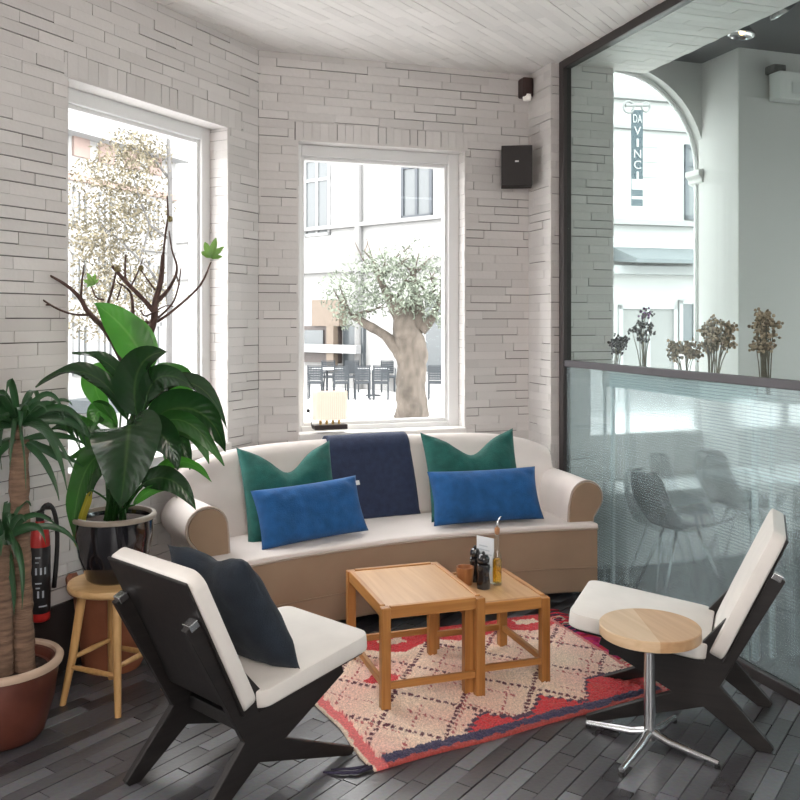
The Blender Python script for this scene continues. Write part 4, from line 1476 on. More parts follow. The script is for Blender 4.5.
# (material, control points (px, py, depth offset), width px, roll, cup)
LEAVES = [
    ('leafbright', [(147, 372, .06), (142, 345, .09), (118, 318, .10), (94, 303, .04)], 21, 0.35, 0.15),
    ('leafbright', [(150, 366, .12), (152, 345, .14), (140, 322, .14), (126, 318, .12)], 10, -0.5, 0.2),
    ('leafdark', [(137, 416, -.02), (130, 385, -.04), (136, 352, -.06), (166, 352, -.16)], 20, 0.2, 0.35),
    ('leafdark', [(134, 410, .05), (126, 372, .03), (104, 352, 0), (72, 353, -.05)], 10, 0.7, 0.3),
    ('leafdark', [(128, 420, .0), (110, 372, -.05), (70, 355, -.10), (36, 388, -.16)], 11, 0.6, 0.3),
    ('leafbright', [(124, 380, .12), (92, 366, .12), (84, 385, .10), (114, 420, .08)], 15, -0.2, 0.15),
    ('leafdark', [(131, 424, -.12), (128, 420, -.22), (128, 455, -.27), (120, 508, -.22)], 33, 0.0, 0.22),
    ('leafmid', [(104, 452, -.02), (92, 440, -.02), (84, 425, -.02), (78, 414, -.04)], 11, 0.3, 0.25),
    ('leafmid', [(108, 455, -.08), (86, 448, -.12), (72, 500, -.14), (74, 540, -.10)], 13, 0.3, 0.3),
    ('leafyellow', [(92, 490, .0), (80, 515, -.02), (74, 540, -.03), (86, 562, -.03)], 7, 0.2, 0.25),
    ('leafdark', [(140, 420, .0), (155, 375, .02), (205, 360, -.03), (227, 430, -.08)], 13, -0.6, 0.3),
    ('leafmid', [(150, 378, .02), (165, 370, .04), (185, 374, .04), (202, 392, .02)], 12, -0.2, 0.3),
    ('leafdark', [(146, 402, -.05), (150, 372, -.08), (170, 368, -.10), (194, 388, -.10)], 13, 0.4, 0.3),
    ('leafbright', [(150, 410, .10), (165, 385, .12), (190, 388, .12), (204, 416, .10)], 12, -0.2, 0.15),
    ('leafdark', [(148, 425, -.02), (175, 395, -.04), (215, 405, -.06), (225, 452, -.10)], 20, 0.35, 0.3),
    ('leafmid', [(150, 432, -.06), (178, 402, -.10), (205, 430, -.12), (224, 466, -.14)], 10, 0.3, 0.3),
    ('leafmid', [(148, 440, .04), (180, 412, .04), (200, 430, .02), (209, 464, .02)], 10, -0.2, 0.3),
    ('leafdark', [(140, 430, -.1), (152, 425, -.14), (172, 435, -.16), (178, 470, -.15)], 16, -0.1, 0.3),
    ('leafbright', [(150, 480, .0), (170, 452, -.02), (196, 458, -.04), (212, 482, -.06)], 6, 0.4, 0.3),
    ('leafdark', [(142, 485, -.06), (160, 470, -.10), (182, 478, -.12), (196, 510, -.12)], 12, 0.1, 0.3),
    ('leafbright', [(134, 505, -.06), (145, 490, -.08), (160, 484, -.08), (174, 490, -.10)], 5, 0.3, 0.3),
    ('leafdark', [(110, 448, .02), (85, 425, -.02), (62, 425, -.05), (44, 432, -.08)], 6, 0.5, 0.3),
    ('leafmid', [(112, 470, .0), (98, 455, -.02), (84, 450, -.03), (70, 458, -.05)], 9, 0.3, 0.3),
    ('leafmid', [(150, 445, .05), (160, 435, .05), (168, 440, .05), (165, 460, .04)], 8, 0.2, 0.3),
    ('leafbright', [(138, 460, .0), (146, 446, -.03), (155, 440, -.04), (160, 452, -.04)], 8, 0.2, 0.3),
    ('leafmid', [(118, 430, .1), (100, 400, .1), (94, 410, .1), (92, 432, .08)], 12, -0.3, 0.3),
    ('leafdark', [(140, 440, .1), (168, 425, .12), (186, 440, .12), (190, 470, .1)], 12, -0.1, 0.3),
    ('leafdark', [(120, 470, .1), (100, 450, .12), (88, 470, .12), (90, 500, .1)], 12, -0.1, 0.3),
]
rg = random.Random(4)
for q, (mk, cp, w, roll, cup_) in enumerate(LEAVES):
    ctrl = [A(*c_) for c_ in cp]
    leaf(lv[mk], ctrl, w * PY_ / F, 0, roll, cup_, 0.006, 18, seed=q)
    b0 = PC + Vector((rg.uniform(-.045, .045), rg.uniform(-.045, .045), 0.25))
    e = ctrl[0]; e2 = ctrl[0].lerp(ctrl[1], .25)
    mid = Vector((b0.x * .75 + e.x * .25, b0.y * .75 + e.y * .25, (b0.z + e.z) / 2 + .02))
    stems.tube([bez([b0, mid, e], k / 6) for k in range(7)] + [e2], [.0055] * 4 + [.0045] * 3 + [.002], 6)
stems.build('leaf_stalks', M['leafmid'], t, smooth=True)
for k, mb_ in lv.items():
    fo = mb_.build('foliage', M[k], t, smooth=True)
    if k == 'leafyellow': fo['label'] = 'yellowing leaf'

# ------------------------------------------------------------------ fig tree in terracotta pot
FY = 4.02
FC = Vector((-0.02, 4.245, 0))
t = thing('fig_tree', 'nearly bare fig tree in a terracotta pot behind the stool', 'potted tree', FC, 0)
m = MB(); m.lathe([(0.0, 0.0), (0.125, 0.0), (0.135, 0.02), (0.175, 0.36), (0.195, 0.362), (0.205, 0.42), (0.198, 0.428), (0.178, 0.425), (0.170, 0.38), (0.0, 0.38)], 48, FC)
m.build('pot', M['terra'], t, smooth=True, autosmooth=50)
m = MB(); m.lathe([(0.176, 0.388), (0.08, 0.396), (0.0, 0.397)], 32, FC); m.build('soil', M['soil'], t, smooth=True)


def B_(px, py, dy=0): return at(px, py, FY + dy)


BR = [
    ([(117, 562, .1), (120, 520, .08), (128, 450, .05), (138, 400, .02), (145, 350, 0), (154, 320, 0), (155, 303, 0), (161, 280, 0), (163, 255, 0)], [.024, .022, .02, .019, .018, .017, .014, .012, .009]),
    ([(154, 312, 0), (143, 299, -.03), (128, 284, -.06), (112, 266, -.08)], [.012, .011, .010, .007]),
    ([(126, 284, -.06), (125, 270, -.06), (126, 254, -.06)], [.006, .005, .003]),
    ([(155, 303, 0), (168, 290, .04), (177, 270, .05), (172, 250, .06), (169, 231, .06)], [.013, .009, .006, .004, .003]),
    ([(163, 257, 0), (166, 230, .01), (168, 215, .0), (167, 196, 0)], [.006, .005, .0045, .003]),
    ([(176, 275, .05), (180, 285, .05)], [.004, .002]),
    ([(145, 322, 0), (158, 321, .03), (182, 303, .08), (201, 284, .12), (211, 262, .14)], [.008, .007, .006, .0055, .003]),
    ([(158, 318, .02), (172, 304, .06), (178, 288, .07), (181, 268, .08)], [.006, .005, .004, .003]),
    ([(135, 400, .02), (122, 360, .03), (105, 330, .0), (88, 312, -.05), (80, 298, -.06), (66, 285, -.08), (49, 275, -.10)], [.017, .015, .013, .011, .010, .007, .005]),
    ([(90, 315, -.05), (72, 314, -.10), (54, 307, -.12), (36, 295, -.14)], [.006, .005, .0045, .003]),
    ([(50, 305, -.12), (42, 304, -.12), (40, 299, -.12)], [.004, .003, .002]),
    ([(81, 298, -.06), (82, 282, -.06), (84, 265, -.06)], [.006, .005, .003]),
    ([(108, 332, .02), (106, 312, .06), (112, 290, .08), (116, 272, .08)], [.008, .007, .006, .004]),
    ([(104, 300, .06), (96, 297, .04), (91, 285, .04)], [.005, .004, .003]),
    ([(134, 345, .0), (133, 312, .02), (130, 292, .02), (117, 282, .02)], [.008, .008, .006, .003]),
    ([(155, 290, 0), (147, 279, -.02), (141, 270, -.02)], [.005, .004, .003]),
    ([(130, 288, .02), (138, 272, .04), (143, 258, .04)], [.005, .004, .002]),
    ([(117, 300, .06), (122, 284, .05)], [.004, .003]),
    ([(141, 310, .02), (146, 316, -.04), (165, 306, -.08), (174, 307, -.09)], [.004, .004, .003, .002]),
]
bm_ = MB()
for pts, rad in BR:
    P = [B_(*q) for q in pts]
    # soften the polyline a little
    Q = []; R2 = []
    for i in range(len(P) - 1):
        for k in range(4):
            s = k / 4
            a = P[max(0, i - 1)]; b1 = P[i]; c1 = P[i + 1]; d1 = P[min(len(P) - 1, i + 2)]
            Q.append(0.5 * ((2 * b1) + (-a + c1) * s + (2 * a - 5 * b1 + 4 * c1 - d1) * s * s + (-a + 3 * b1 - 3 * c1 + d1) * s ** 3))
            R2.append((rad[i] + (rad[i + 1] - rad[i]) * s) * (1 + 0.10 * noise.noise(Q[-1] * 40)))
    Q.append(P[-1]); R2.append(rad[-1])
    bm_.tube(Q, R2, 8)
bm_.build('branches', M['bark'], t, smooth=True)


def fig_leaf(mb, px, py, dy, s, rot=0.0):
    c = B_(px, py, dy)
    rt = Vector((CT, -ST, 0)); up = Vector((0, 0, 1))
    for k, a in enumerate((-70, -35, 0, 35, 70)):
        aa = radians(90 + a) + rot
        d = rt * cos(aa) + up * sin(aa)
        L = s * (1.0 if k == 2 else .82 if k in (1, 3) else .55)
        leaf(mb, [c, c + d * L * .5 + Vector((-ST, -CT, 0)) * .01, c + d * L], s * .17, 0, 0.2 * (k - 2), .2, .002, 8, shape='lobe')


m = MB(); fig_leaf(m, 211, 258, .14, 0.10, -.25); m.build('leaf', M['leaffig'], t, smooth=True)
m = MB(); fig_leaf(m, 94, 285, .04, 0.065, .5); m.build('leaf', M['leaffig'], t, smooth=True)
for (x, y, dy) in ((141, 268, -.02), (117, 269, -.08), (170, 219, .0)):
    m = MB(); m.sphere(B_(x, y, dy), .013, 0, 12, 8, (1, 1, 1.15)); m.build('fig', M['fruit'], t, smooth=True)

# ------------------------------------------------------------------ yucca in glazed clay pot
YC = Vector((-0.425, 3.66, 0))
YY = YC.x * ST + YC.y * CT
t = thing('yucca', 'two-stemmed yucca in a brown glazed pot at the frame edge', 'potted plant', YC, 0)
m = MB(); m.lathe([(0.0, 0.0), (0.142, 0.0), (0.156, 0.015), (0.190, 0.13), (0.210, 0.265), (0.202, 0.285), (0.186, 0.280), (0.180, 0.25), (0.0, 0.24)], 48, YC)
pt = m.build('pot', M['terraglaze'], t, smooth=True, autosmooth=50)
m = MB(); m.lathe([(0.204, 0.270), (0.222, 0.272), (0.226, 0.288), (0.218, 0.298), (0.198, 0.296), (0.194, 0.284)], 48, YC, cap=False); m.build('rim', M['buffrim'], pt, smooth=True, autosmooth=60)
m = MB(); m.lathe([(0.184, 0.248), (0.08, 0.256), (0.0, 0.258)], 32, YC); m.build('soil', M['soil'], t, smooth=True)


def trunk(pts, r0, name='trunk'):
    m = MB()
    P = [Vector(p) for p in pts]
    Q = []; R2 = []
    N = 60
    for i in range(N + 1):
        s = i / N
        Q.append(bez(P, s))
        R2.append(r0 * (1.0 - .12 * s) * (1 + .07 * ((i * 37) % 5 - 2) / 2 * (1 if i % 2 else -.6)))
    m.tube(Q, R2, 14)
    m.build(name, M['yuccabark'], t, smooth=True)


top1 = at(19, 440, YY - .02); foot1 = at(25, 672, YY); foot1.z = .25
trunk([foot1, foot1.lerp(top1, .5) + Vector((-.01, 0, 0)), top1], .040)
foot2 = at(4, 676, YY - .04); foot2.z = .25
top2 = at(2, 545, YY - .1)
trunk([foot2, foot2.lerp(top2, .5), top2], .036)
m = MB(); m.tube([top1 + Vector((-.01, 0, -.01)), top1 + Vector((-.0, 0, .03)), top1 + Vector((.0, 0, .07))], [.018, .015, .012], 8); m.build('trunk_tip', M['yuccabark'], t, smooth=True)


def crown(c, n, seed, Lr, elev, wr=(.011, .017), az=None, extra=()):
    rg = random.Random(seed)
    m = MB()
    for k in range(n):
        a = rg.uniform(0, 2 * pi) if az is None else rg.uniform(*az)
        e = rg.uniform(*elev)
        L = rg.uniform(*Lr)
        d = Vector((cos(a) * cos(e), sin(a) * cos(e), sin(e)))
        p1 = c + d * L * .45
        droop = rg.uniform(.2, .8) * L
        p2 = c + d * L * .85 + Vector((0, 0, -droop * .3))
        p3 = c + Vector((d.x, d.y, 0)) * L * rg.uniform(.95, 1.1) + Vector((0, 0, d.z * L * .8 - droop))
        # keep the blades in front of the wall
        for p in (p1, p2, p3):
            dd = (p - LC).dot(LN)
            if dd < .03: p += LN * (.03 - dd)
        leaf(m, [c + d * .015, p1, p2, p3], rg.uniform(*wr), 0, rg.uniform(-.8, .8), .35, .001, 12, shape='sword', seed=k)
    for (pts, w) in extra:
        leaf(m, [c] + [at(x, y, YY + dy) for x, y, dy in pts], w, 0, .3, .35, .001, 14, shape='sword')
    m.build('foliage', M['yuccaleaf'], t, smooth=True)


crown(top1 + Vector((0, 0, .05)), 30, 5, (.22, .40), (.1, 1.35), (.013, .019), extra=[
    ([(40, 405, -.05), (60, 440, -.08), (76, 474, -.1)], .012), ([(38, 385, 0), (60, 380, 0), (66, 428, 0)], .012), ([(34, 400, .02), (56, 392, .02), (62, 420, .02)], .010),
    ([(10, 400, -.08), (-5, 420, -.1), (2, 470, -.12)], .016), ([(20, 400, -.1), (12, 430, -.14), (10, 470, -.16)], .015)])
crown(top1 + Vector((0, 0, .0)), 9, 8, (.18, .30), (-.5, .2))
crown(top2 + Vector((.01, 0, .02)), 20, 6, (.16, .30), (.0, 1.3), extra=[
    ([(20, 520, -.05), (32, 500, -.08), (62, 530, -.08)], .013), ([(20, 540, -.08), (26, 560, -.1), (22, 610, -.1)], .018), ([(12, 560, -.1), (16, 590, -.1), (14, 615, -.1)], .017), ([(25, 525, -.1), (42, 515, -.12), (46, 545, -.12)], .016)])

# ------------------------------------------------------------------ fire extinguisher on the wall
EP = LC + LD * 1.675 + LN * .062
t = thing('fire_extinguisher', 'red fire extinguisher hung on the brick wall behind the yucca', 'fire extinguisher', (EP.x, EP.y, .29), 0)
m = MB(); m.lathe([(0.030, 0.29), (0.040, 0.295), (0.042, 0.31), (0.042, 0.64), (0.036, 0.69), (0.020, 0.71), (0.018, 0.725)], 32, (EP.x, EP.y, 0)); cy = m.build('cylinder', M['red'], t, smooth=True, autosmooth=60)
m = MB(); m.lathe([(0.0425, 0.33), (0.0435, 0.331), (0.0435, 0.615), (0.0425, 0.616)], 32, (EP.x, EP.y, 0), cap=False); lb = m.build('label_band', M['blacklabel'], t, smooth=True, autosmooth=60)
m = MB()
for k, (a, z, w, h) in enumerate(((-1.95, .57, .5, .008), (-1.95, .55, .35, .006), (-1.95, .50, .18, .03), (-1.5, .50, .18, .03), (-1.1, .50, .18, .03), (-1.95, .46, .6, .006), (-1.9, .44, .4, .006), (-1.3, .40, .18, .03), (-1.75, .40, .18, .03), (-1.6, .36, .8, .006))):
    pts = []
    for i in range(5):
        aa = a + w * i / 4
        pts.append((EP.x + .0441 * cos(aa), EP.y + .0441 * sin(aa)))
    for i in range(4):
        m.add([(pts[i][0], pts[i][1], z), (pts[i + 1][0], pts[i + 1][1], z), (pts[i + 1][0], pts[i + 1][1], z + h), (pts[i][0], pts[i][1], z + h)], [(0, 1, 2, 3)])
    m.build('label_print', M['print'], lb, weld=True)
    m = MB()
m = MB(); m.lathe([(0.016, 0.72), (0.018, 0.76), (0.01, 0.77)], 16, (EP.x, EP.y, 0)); m.tube([EP + Vector((0, 0, .765)), EP + Vector((.02, -.03, .785)), EP + Vector((.05, -.07, .79))], [.008, .007, .006], 8); m.tube([EP + Vector((0, 0, .75)), EP + Vector((.02, -.03, .752)), EP + Vector((.045, -.065, .745))], [.008, .007, .006], 8)
m.build('valve', M['rubber'], t, smooth=True, autosmooth=50)
m = MB(); m.tube([bez([EP + Vector((0, 0, .745)), EP + Vector((.02, .02, .84)), EP + Vector((.085, .055, .80)), EP + Vector((.075, .03, .62)), EP + Vector((.055, .03, .42))], k / 16) for k in range(17)], .010, 8); m.build('hose', M['rubber'], t, smooth=True)
m = MB(); m.obox(EP, LD, UZ, LN, (-.03, .58, -.062), (.03, .62, -.038)); m.build('bracket', M['rubber'], t)

# ------------------------------------------------------------------ lamp on the sill
LP = at(329, 437, VB * CT + .42)
LPz = WB[2]
LP = Vector((WB[0] + .205, VB + .015, LPz + .036))
LPz += .036
t = thing('table_lamp', 'small lit lamp with a pleated cream shade on the window sill', 'lamp', LP, 0)
m = MB(); m.box((LP.x - .105, LP.y - .045, LPz), (LP.x + .105, LP.y + .045, LPz + .030)); m.build('base', M['lampbase'], t, bevel=.004)
for dx in (-.06, -.02, .02, .06):
    m = MB(); m.lathe([(0.009, 0.030), (0.009, 0.062)], 10, (LP.x + dx, LP.y, LPz)); m.build('post', M['brass'], t, smooth=True, autosmooth=40)
m = MB()
ring0 = []
NP = 26
outl = rr(-.105, -.05, .105, .05, .03, 4)
# resample the outline into pleats
per = []
for i in range(len(outl)):
    a = Vector(outl[i]); b_ = Vector(outl[(i + 1) % len(outl)])
    k = max(1, int((b_ - a).length / .006))
    for j in range(k): per.append(a.lerp(b_, j / k))
rg1 = [Vector((LP.x + q.x * (1 + (.03 if i % 2 else 0)), LP.y + q.y * (1 + (.04 if i % 2 else 0)), LPz + .06)) for i, q in enumerate(per)]
rg2 = [Vector((p_.x, p_.y, LPz + .235)) for p_ in rg1]
m.loft([rg1, rg2], caps=False)
m.build('lamp_shade', M['shade'], t)
m = MB(); m.tube([bez([LP + Vector((-.10, .02, .012)), LP + Vector((-.125, -.04, -.02)), LP + Vector((-.13, -.03, .11)), Vector((LP.x - .130, VB + .03, LPz + .115))], k / 14) for k in range(15)], .003, 6); m.build('cord', M['rubber'], t, smooth=True)
m = MB(); m.sphere((LP.x - .135, VB + .03, LPz + .117), .012, 0, 10, 8); m.build('plug', M['rubber'], t, smooth=True)

# ------------------------------------------------------------------ speaker and spot on the walls
SPp = at(518, 162, VB * CT + .62)
su = SPp.x
t = thing('wall_speaker', 'black square loudspeaker mounted on the brick wall near the pier', 'loudspeaker', (2.51, VB - .09, 2.44), radians(0))
sx = 2.505
SPX = Vector((cos(-.42), sin(-.42), 0)); SPY = Vector((-SPX.y, SPX.x, 0))
m = MB(); m.obox((sx, VB - .10, 2.475), SPX, SPY, UZ, (-.10, -.065, 0.0), (.10, .06, .265)); bx = m.build('cabinet', M['speaker'], t, bevel=.004)
m = MB(); m.obox((sx, VB - .10, 2.475), SPX, SPY, UZ, (-.094, -.068, 0.006), (.094, -.0652, .259)); m.build('grille', M['speaker'], t)
m = MB(); m.obox((sx, VB - .10, 2.475), SPX, SPY, UZ, (-.012, -.0695, 0.155), (.012, -.0682, .165)); m.build('badge', M['tag'], t)
m = MB(); m.box((sx - .03, VB - .05, 2.56), (sx + .03, VB + .002, 2.64)); m.build('bracket', M['rubber'], t)
q = Vector((2.598, VB - .06, 3.16))
t = thing('wall_spot', 'small dark sensor spot high in the corner above the loudspeaker', 'spotlight', (q.x, q.y, 3.07), 0)
m = MB(); m.box((q.x - .038, q.y - .03, 3.085), (q.x + .038, VB, 3.215)); m.build('housing', M['bronze'], t, bevel=.012)
m = MB(); m.lathe([(0.027, 0.0), (0.03, 0.02), (0.03, 0.04)], 18, (q.x, q.y - .005, 3.062)); m.build('lens', M['lens'], t, smooth=True)

# ------------------------------------------------------------------ next room: planter with dried flowers
pl = MB()
PLU = 2.90
pl.box((PLU - .06, 3.35, 1.20), (PLU + .06, 4.62, 1.21))
for lo_, hi_ in (((PLU - .06, 3.35), (PLU - .05, 4.62)), ((PLU + .05, 3.35), (PLU + .06, 4.62)), ((PLU - .05, 3.35), (PLU + .05, 3.36)), ((PLU - .05, 4.61), (PLU + .05, 4.62))):
    pl.box((lo_[0], lo_[1], 1.21), (hi_[0], hi_[1], 1.285))
pln = thing('planter', 'long pale planter on slim legs behind the glass partition', 'planter', (PLU, 4.0, 0), 0)
pl.build('trough', M['planter'], pln)
m = MB(); m.box((PLU - .05, 3.36, 1.211), (PLU + .05, 4.61, 1.26)); m.build('soil', M['soil'], pln)
for y in (3.37, 4.60):
    for x in (-.05, .05):
        m = MB(); m.box((PLU + x - .01, y - .01, 0), (PLU + x + .01, y + .01, 1.20)); m.build('leg', M['planter'], pln)


def on_planter(px):
    """v at which a planter plant shows at column px"""
    mm = (px - 400) / F
    # (CT*u - ST*v) = mm*(ST*u + CT*v)
    return (CT * PLU - mm * ST * PLU) / (ST + mm * CT)


def dried(px, top, spread, n, mk, label, seed, hd=.0115, dens=34, purple=None):
    rg = random.Random(seed)
    v = on_planter(px)
    Y = ST * PLU + CT * v
    zt = HC - (top - HY) * Y / F
    t = thing('dried_flower', label, 'dried flowers', (PLU, v, 1.26), 0, 'dried flowers in the planter')
    s = MB(); h = MB()
    for k in range(n):
        dx = rg.uniform(-1, 1) * spread; dz = rg.uniform(0.55, 1.0)
        e = Vector((PLU + rg.uniform(-.04, .04), v - dx, 1.26 + (zt - 1.26) * dz))
        b0 = Vector((PLU + rg.uniform(-.02, .02), v - dx * .2, 1.25))
        s.tube([b0, b0.lerp(e, .5) + Vector((0, 0, .03)), e], [.003, .0025, .002], 5)
        for q in range(dens):
            a = Vector((rg.gauss(0, 1), rg.gauss(0, 1), rg.gauss(0, .6))).normalized() * rg.uniform(.2, 1) * .044
            c_ = e + a
            if rg.random() < .4: s.tube([e, c_], [.0012, .001], 3, caps=False)
            mi = 1 if (purple is not None and k == purple) else 0
            h.sphere(c_, rg.uniform(.45, 1) * hd * .85, mi, 5, 4)
    s.build('stems', M['drystem'], t)
    h.build('blossoms', [M[mk], M['drypurple']], t)


dried(616, 338, .045, 7, 'drydark', 'dark dried flowers in the planter, right beside the brick pier', 1)
dried(643, 312, .075, 10, 'drydark', 'tall dark dried stems with one purple head in the planter', 2, purple=0, dens=16)
dried(684, 342, .09, 10, 'dryhead', 'low tan dried flowers in the middle of the planter', 3)
dried(714, 318, .095, 20, 'dryhead', 'large pale tan bunch of dried flowers below the column edge', 4)
dried(766, 316, .085, 18, 'dryhead', 'brown dried flower bunch, the planter\'s nearest one', 5, dens=24)


# shell chairs, table, bench behind the ribbed glass
def shell_chair(label, loc, rotz):
    t = thing('shell_chair', label, 'chair', loc, rotz, 'shell chairs in the next room')
    N1, N2 = 14, 14
    vs = []; fs = []
    for L in range(2):
        for i in range(N1 + 1):
            s = i / N1          # 0 seat front .. 1 back top
            if s < .5:
                q = s / .5; x = .22 - .40 * q; z = .45 - .035 * sin(pi * q)
                w = .19 + .05 * q
            else:
                q = (s - .5) / .5; x = -.18 - .11 * q - .03 * sin(pi * q); z = .45 + .29 * q
                w = .24 - .05 * q ** 2
            for k in range(N2 + 1):
                u = -1 + 2 * k / N2
                up = .06 * u * u if s < .5 else 0
                fw = (.10 * u * u) if s >= .5 else 0
                if s > .9: ww = w * sqrt(max(0.05, 1 - ((s - .9) / .115) ** 2))
                else: ww = w
                vs.append((x + fw * (1 if s >= .5 else 0) + L * .004, u * ww, z + up + L * .009))
    n_ = (N1 + 1) * (N2 + 1)
    for L in range(2):
        for i in range(N1):
            for k in range(N2):
                a = L * n_ + i * (N2 + 1) + k
                q = (a, a + 1, a + N2 + 2, a + N2 + 1)
                fs.append(q if L else q[::-1])
    m = MB(); m.add(vs, fs); m.build('shell', M['shell'], t, smooth=True, world=False)
    for sx, sy in ((1, 1), (1, -1), (-1, 1), (-1, -1)):
        m = MB(); m.tube([(sx * .06, sy * .08, .42), (sx * .20, sy * .20, .0)], [.009, .008], 8); m.build('leg', M['chrome'], t, smooth=True, world=False)
    m = MB(); m.tube([(.06, .08, .42), (-.06, .08, .42), (-.06, -.08, .42), (.06, -.08, .42), (.06, .08, .42)], .008, 6); m.build('seat_ring', M['chrome'], t, world=False)
    return t


ws = thing('window_bench', 'white built-in bench below the arched window, behind the ribbed glass', 'bench', (3.6, 5.1, 0), 0)
m = MB(); m.box((3.12, 4.86, 0.44), (4.02, 5.31, .49)); m.build('seat', M['tablewhite'], ws, bevel=.006)
m = MB(); m.box((3.14, 4.90, 0), (4.00, 5.31, .44)); m.build('box', M['tablewhite'], ws, bevel=.004)
sc0 = shell_chair('black shell chair behind the ribbed glass, nearest the brick pier', (3.06, 4.22, 0), radians(-12))
dup(sc0, (3.75, 4.55, 0), radians(-60), 'black shell chair near the arched window behind the table')
dup(sc0, (4.05, 3.30, 0), radians(150), 'black shell chair behind the lounge chair\'s backrest, beyond the ribbed glass')
tw = thing('cafe_table', 'white square table among the chairs behind the ribbed glass', 'table', (3.66, 3.98, 0), 0)
m = MB(); m.box((3.42, 3.75, .715), (3.90, 4.22, .74)); m.build('table_top', M['tablewhite'], tw, bevel=.005)
m = MB(); m.lathe([(0.03, .02), (0.03, .715)], 16, (3.66, 3.98, 0)); m.build('pedestal', M['steel'], tw, smooth=True, autosmooth=40)
m = MB(); m.lathe([(0.2, 0), (0.2, .012), (0.04, .025)], 32, (3.66, 3.98, 0)); m.build('base', M['steel'], tw, smooth=True, autosmooth=40)
bn = thing('bench', "low dark bench behind the ribbed glass, past the lounge chair's backrest", 'bench', (3.3, 2.75, 0), 0)
m = MB(); m.box((3.08, 2.30, .36), (3.60, 3.30, .62)); m.build('seat_box', M['shell'], bn, bevel=.01)
for x, y in ((3.12, 2.34), (3.56, 2.34), (3.12, 3.26), (3.56, 3.26)):
    m = MB(); m.box((x - .02, y - .02, 0), (x + .02, y + .02, .36)); m.build('leg', M['chrome'], bn)

# column fixtures: emergency light, strip glow, ceiling spots
q = at(792, 80, 5.75)
em = thing('emergency_light', 'pale emergency light box on a dark bracket high on the column', 'emergency light', (4.36, 4.85, 2.95), 0)
ex_ = at(770, 62, 5.9)
EU = ex_.x
m = MB(); m.box((EU + .05, 4.80, 3.10), (EU + .47, 4.905, 3.29)); bx = m.build('box', M['white'], em, bevel=.008)
m = MB(); m.box((EU + .15, 4.794, 3.14), (EU + .41, 4.80, 3.22)); m.build('diffuser', M['tag'], em)
m = MB(); m.box((EU + .04, 4.84, 3.29), (EU + .14, 4.932, 3.345)); m.build('bracket', M['rubber'], em, bevel=.006)


def ceil_spot(px, py, label, tilt):
    p = at(px, py, 4.9)
    z = 3.46
    # put it on the dark ceiling
    Y = F * (z - .12 - HC) / (HY - py)
    p = c2w((px - 400) / F * Y, Y, z)
    t = thing('ceiling_spot', label, 'spotlight', p, 0, 'chrome ceiling spots in the next room')
    m = MB(); m.lathe([(0.035, 0.0), (0.035, -.05), (0.03, -.055)], 20, p); m.build('mount', M['bronze'], t, smooth=True, autosmooth=40)
    mx = Matrix.Translation(p + Vector((0, 0, -.055))) @ Matrix.Rotation(tilt, 4, 'Y')
    m = MB(); m.lathe([(0.02, 0.0), (0.04, -.02), (0.075, -.06), (0.078, -.075), (0.07, -.078), (0.06, -.06), (0.0, -.05)], 28, (0, 0, 0), 0, mx); m.build('reflector', M['chrome'], t, smooth=True, autosmooth=60)
    m = MB(); c_ = mx @ Vector((0, 0, -.055)); m.sphere(c_, .018, 0, 10, 8); m.build('bulb', M['lampglow'], t, smooth=True)


ceil_spot(743, 34, 'chrome ceiling spot hanging level, just past the white beam edge', radians(8))
ceil_spot(776, 12, 'chrome ceiling spot tilted sideways at the top edge', radians(-40))

# ------------------------------------------------------------------ outside
GZ = -0.40
gm = MB()
gm.box((-40, 5.75, GZ - .2), (60, 70, GZ)); gm.box((-60, -20, GZ - .2), (-3.6, 5.75, GZ)); gm.box((7, -20, GZ - .2), (60, 5.75, GZ))
struct(gm.build('ground', M['street']))


class Facade:
    """a street front: P0 (camera X, Y), direction in camera XY"""

    def __init__(s, name, label, P0, d, depth=6.0):
        s.O = c2w(P0[0], P0[1], 0); l = math.hypot(*d)
        s.P0 = P0; s.d = (d[0] / l, d[1] / l)
        s.ex = c2w(s.d[0], s.d[1], 0)
        n = Vector((s.ex.y, -s.ex.x, 0))
        if n.dot(-s.O) < 0: n = -n
        s.en = n; s.depth = depth
        s.t = thing(name, label, 'building', Vector((s.O.x, s.O.y, GZ)), 0)

    def tx(s, px):
        m_ = (px - 400) / F
        return (m_ * s.P0[1] - s.P0[0]) / (s.d[0] - m_ * s.d[1])

    def Y(s, t_): return s.P0[1] + s.d[1] * t_

    def z(s, px, py): return HC - (py - HY) * s.Y(s.tx(px)) / F

    def slab(s, name, m_, t0, t1, z0, z1, o0, o1, parent=None, bevel=0.0):
        mb = MB(); mb.obox(s.O, s.ex, UZ, s.en, (t0, z0, o0), (t1, z1, o1))
        return mb.build(name, m_, parent or s.t, bevel=bevel)

    def win(s, t0, t1, z0, z1, fm, pm, mull=1, bars=0, fw=.09):
        mb = MB()
        for (a, b, c, d) in ((t0, t0 + fw, z0, z1), (t1 - fw, t1, z0, z1), (t0, t1, z0, z0 + fw), (t0, t1, z1 - fw, z1)):
            mb.obox(s.O, s.ex, UZ, s.en, (a, c, -.02), (b, d, .06))
        for k in range(mull):
            x = t0 + (t1 - t0) * (k + 1) / (mull + 1)
            mb.obox(s.O, s.ex, UZ, s.en, (x - fw / 2, z0, -.01), (x + fw / 2, z1, .05))
        for zz in ([] if not bars else bars):
            mb.obox(s.O, s.ex, UZ, s.en, (t0, zz - fw / 2, -.01), (t1, zz + fw / 2, .055))
        f_ = mb.build('window', fm, s.t)
        mb = MB(); mb.obox(s.O, s.ex, UZ, s.en, (t0 + fw * .5, z0 + fw * .5, -.03), (t1 - fw * .5, z1 - fw * .5, .015)); mb.build('pane', pm, f_)


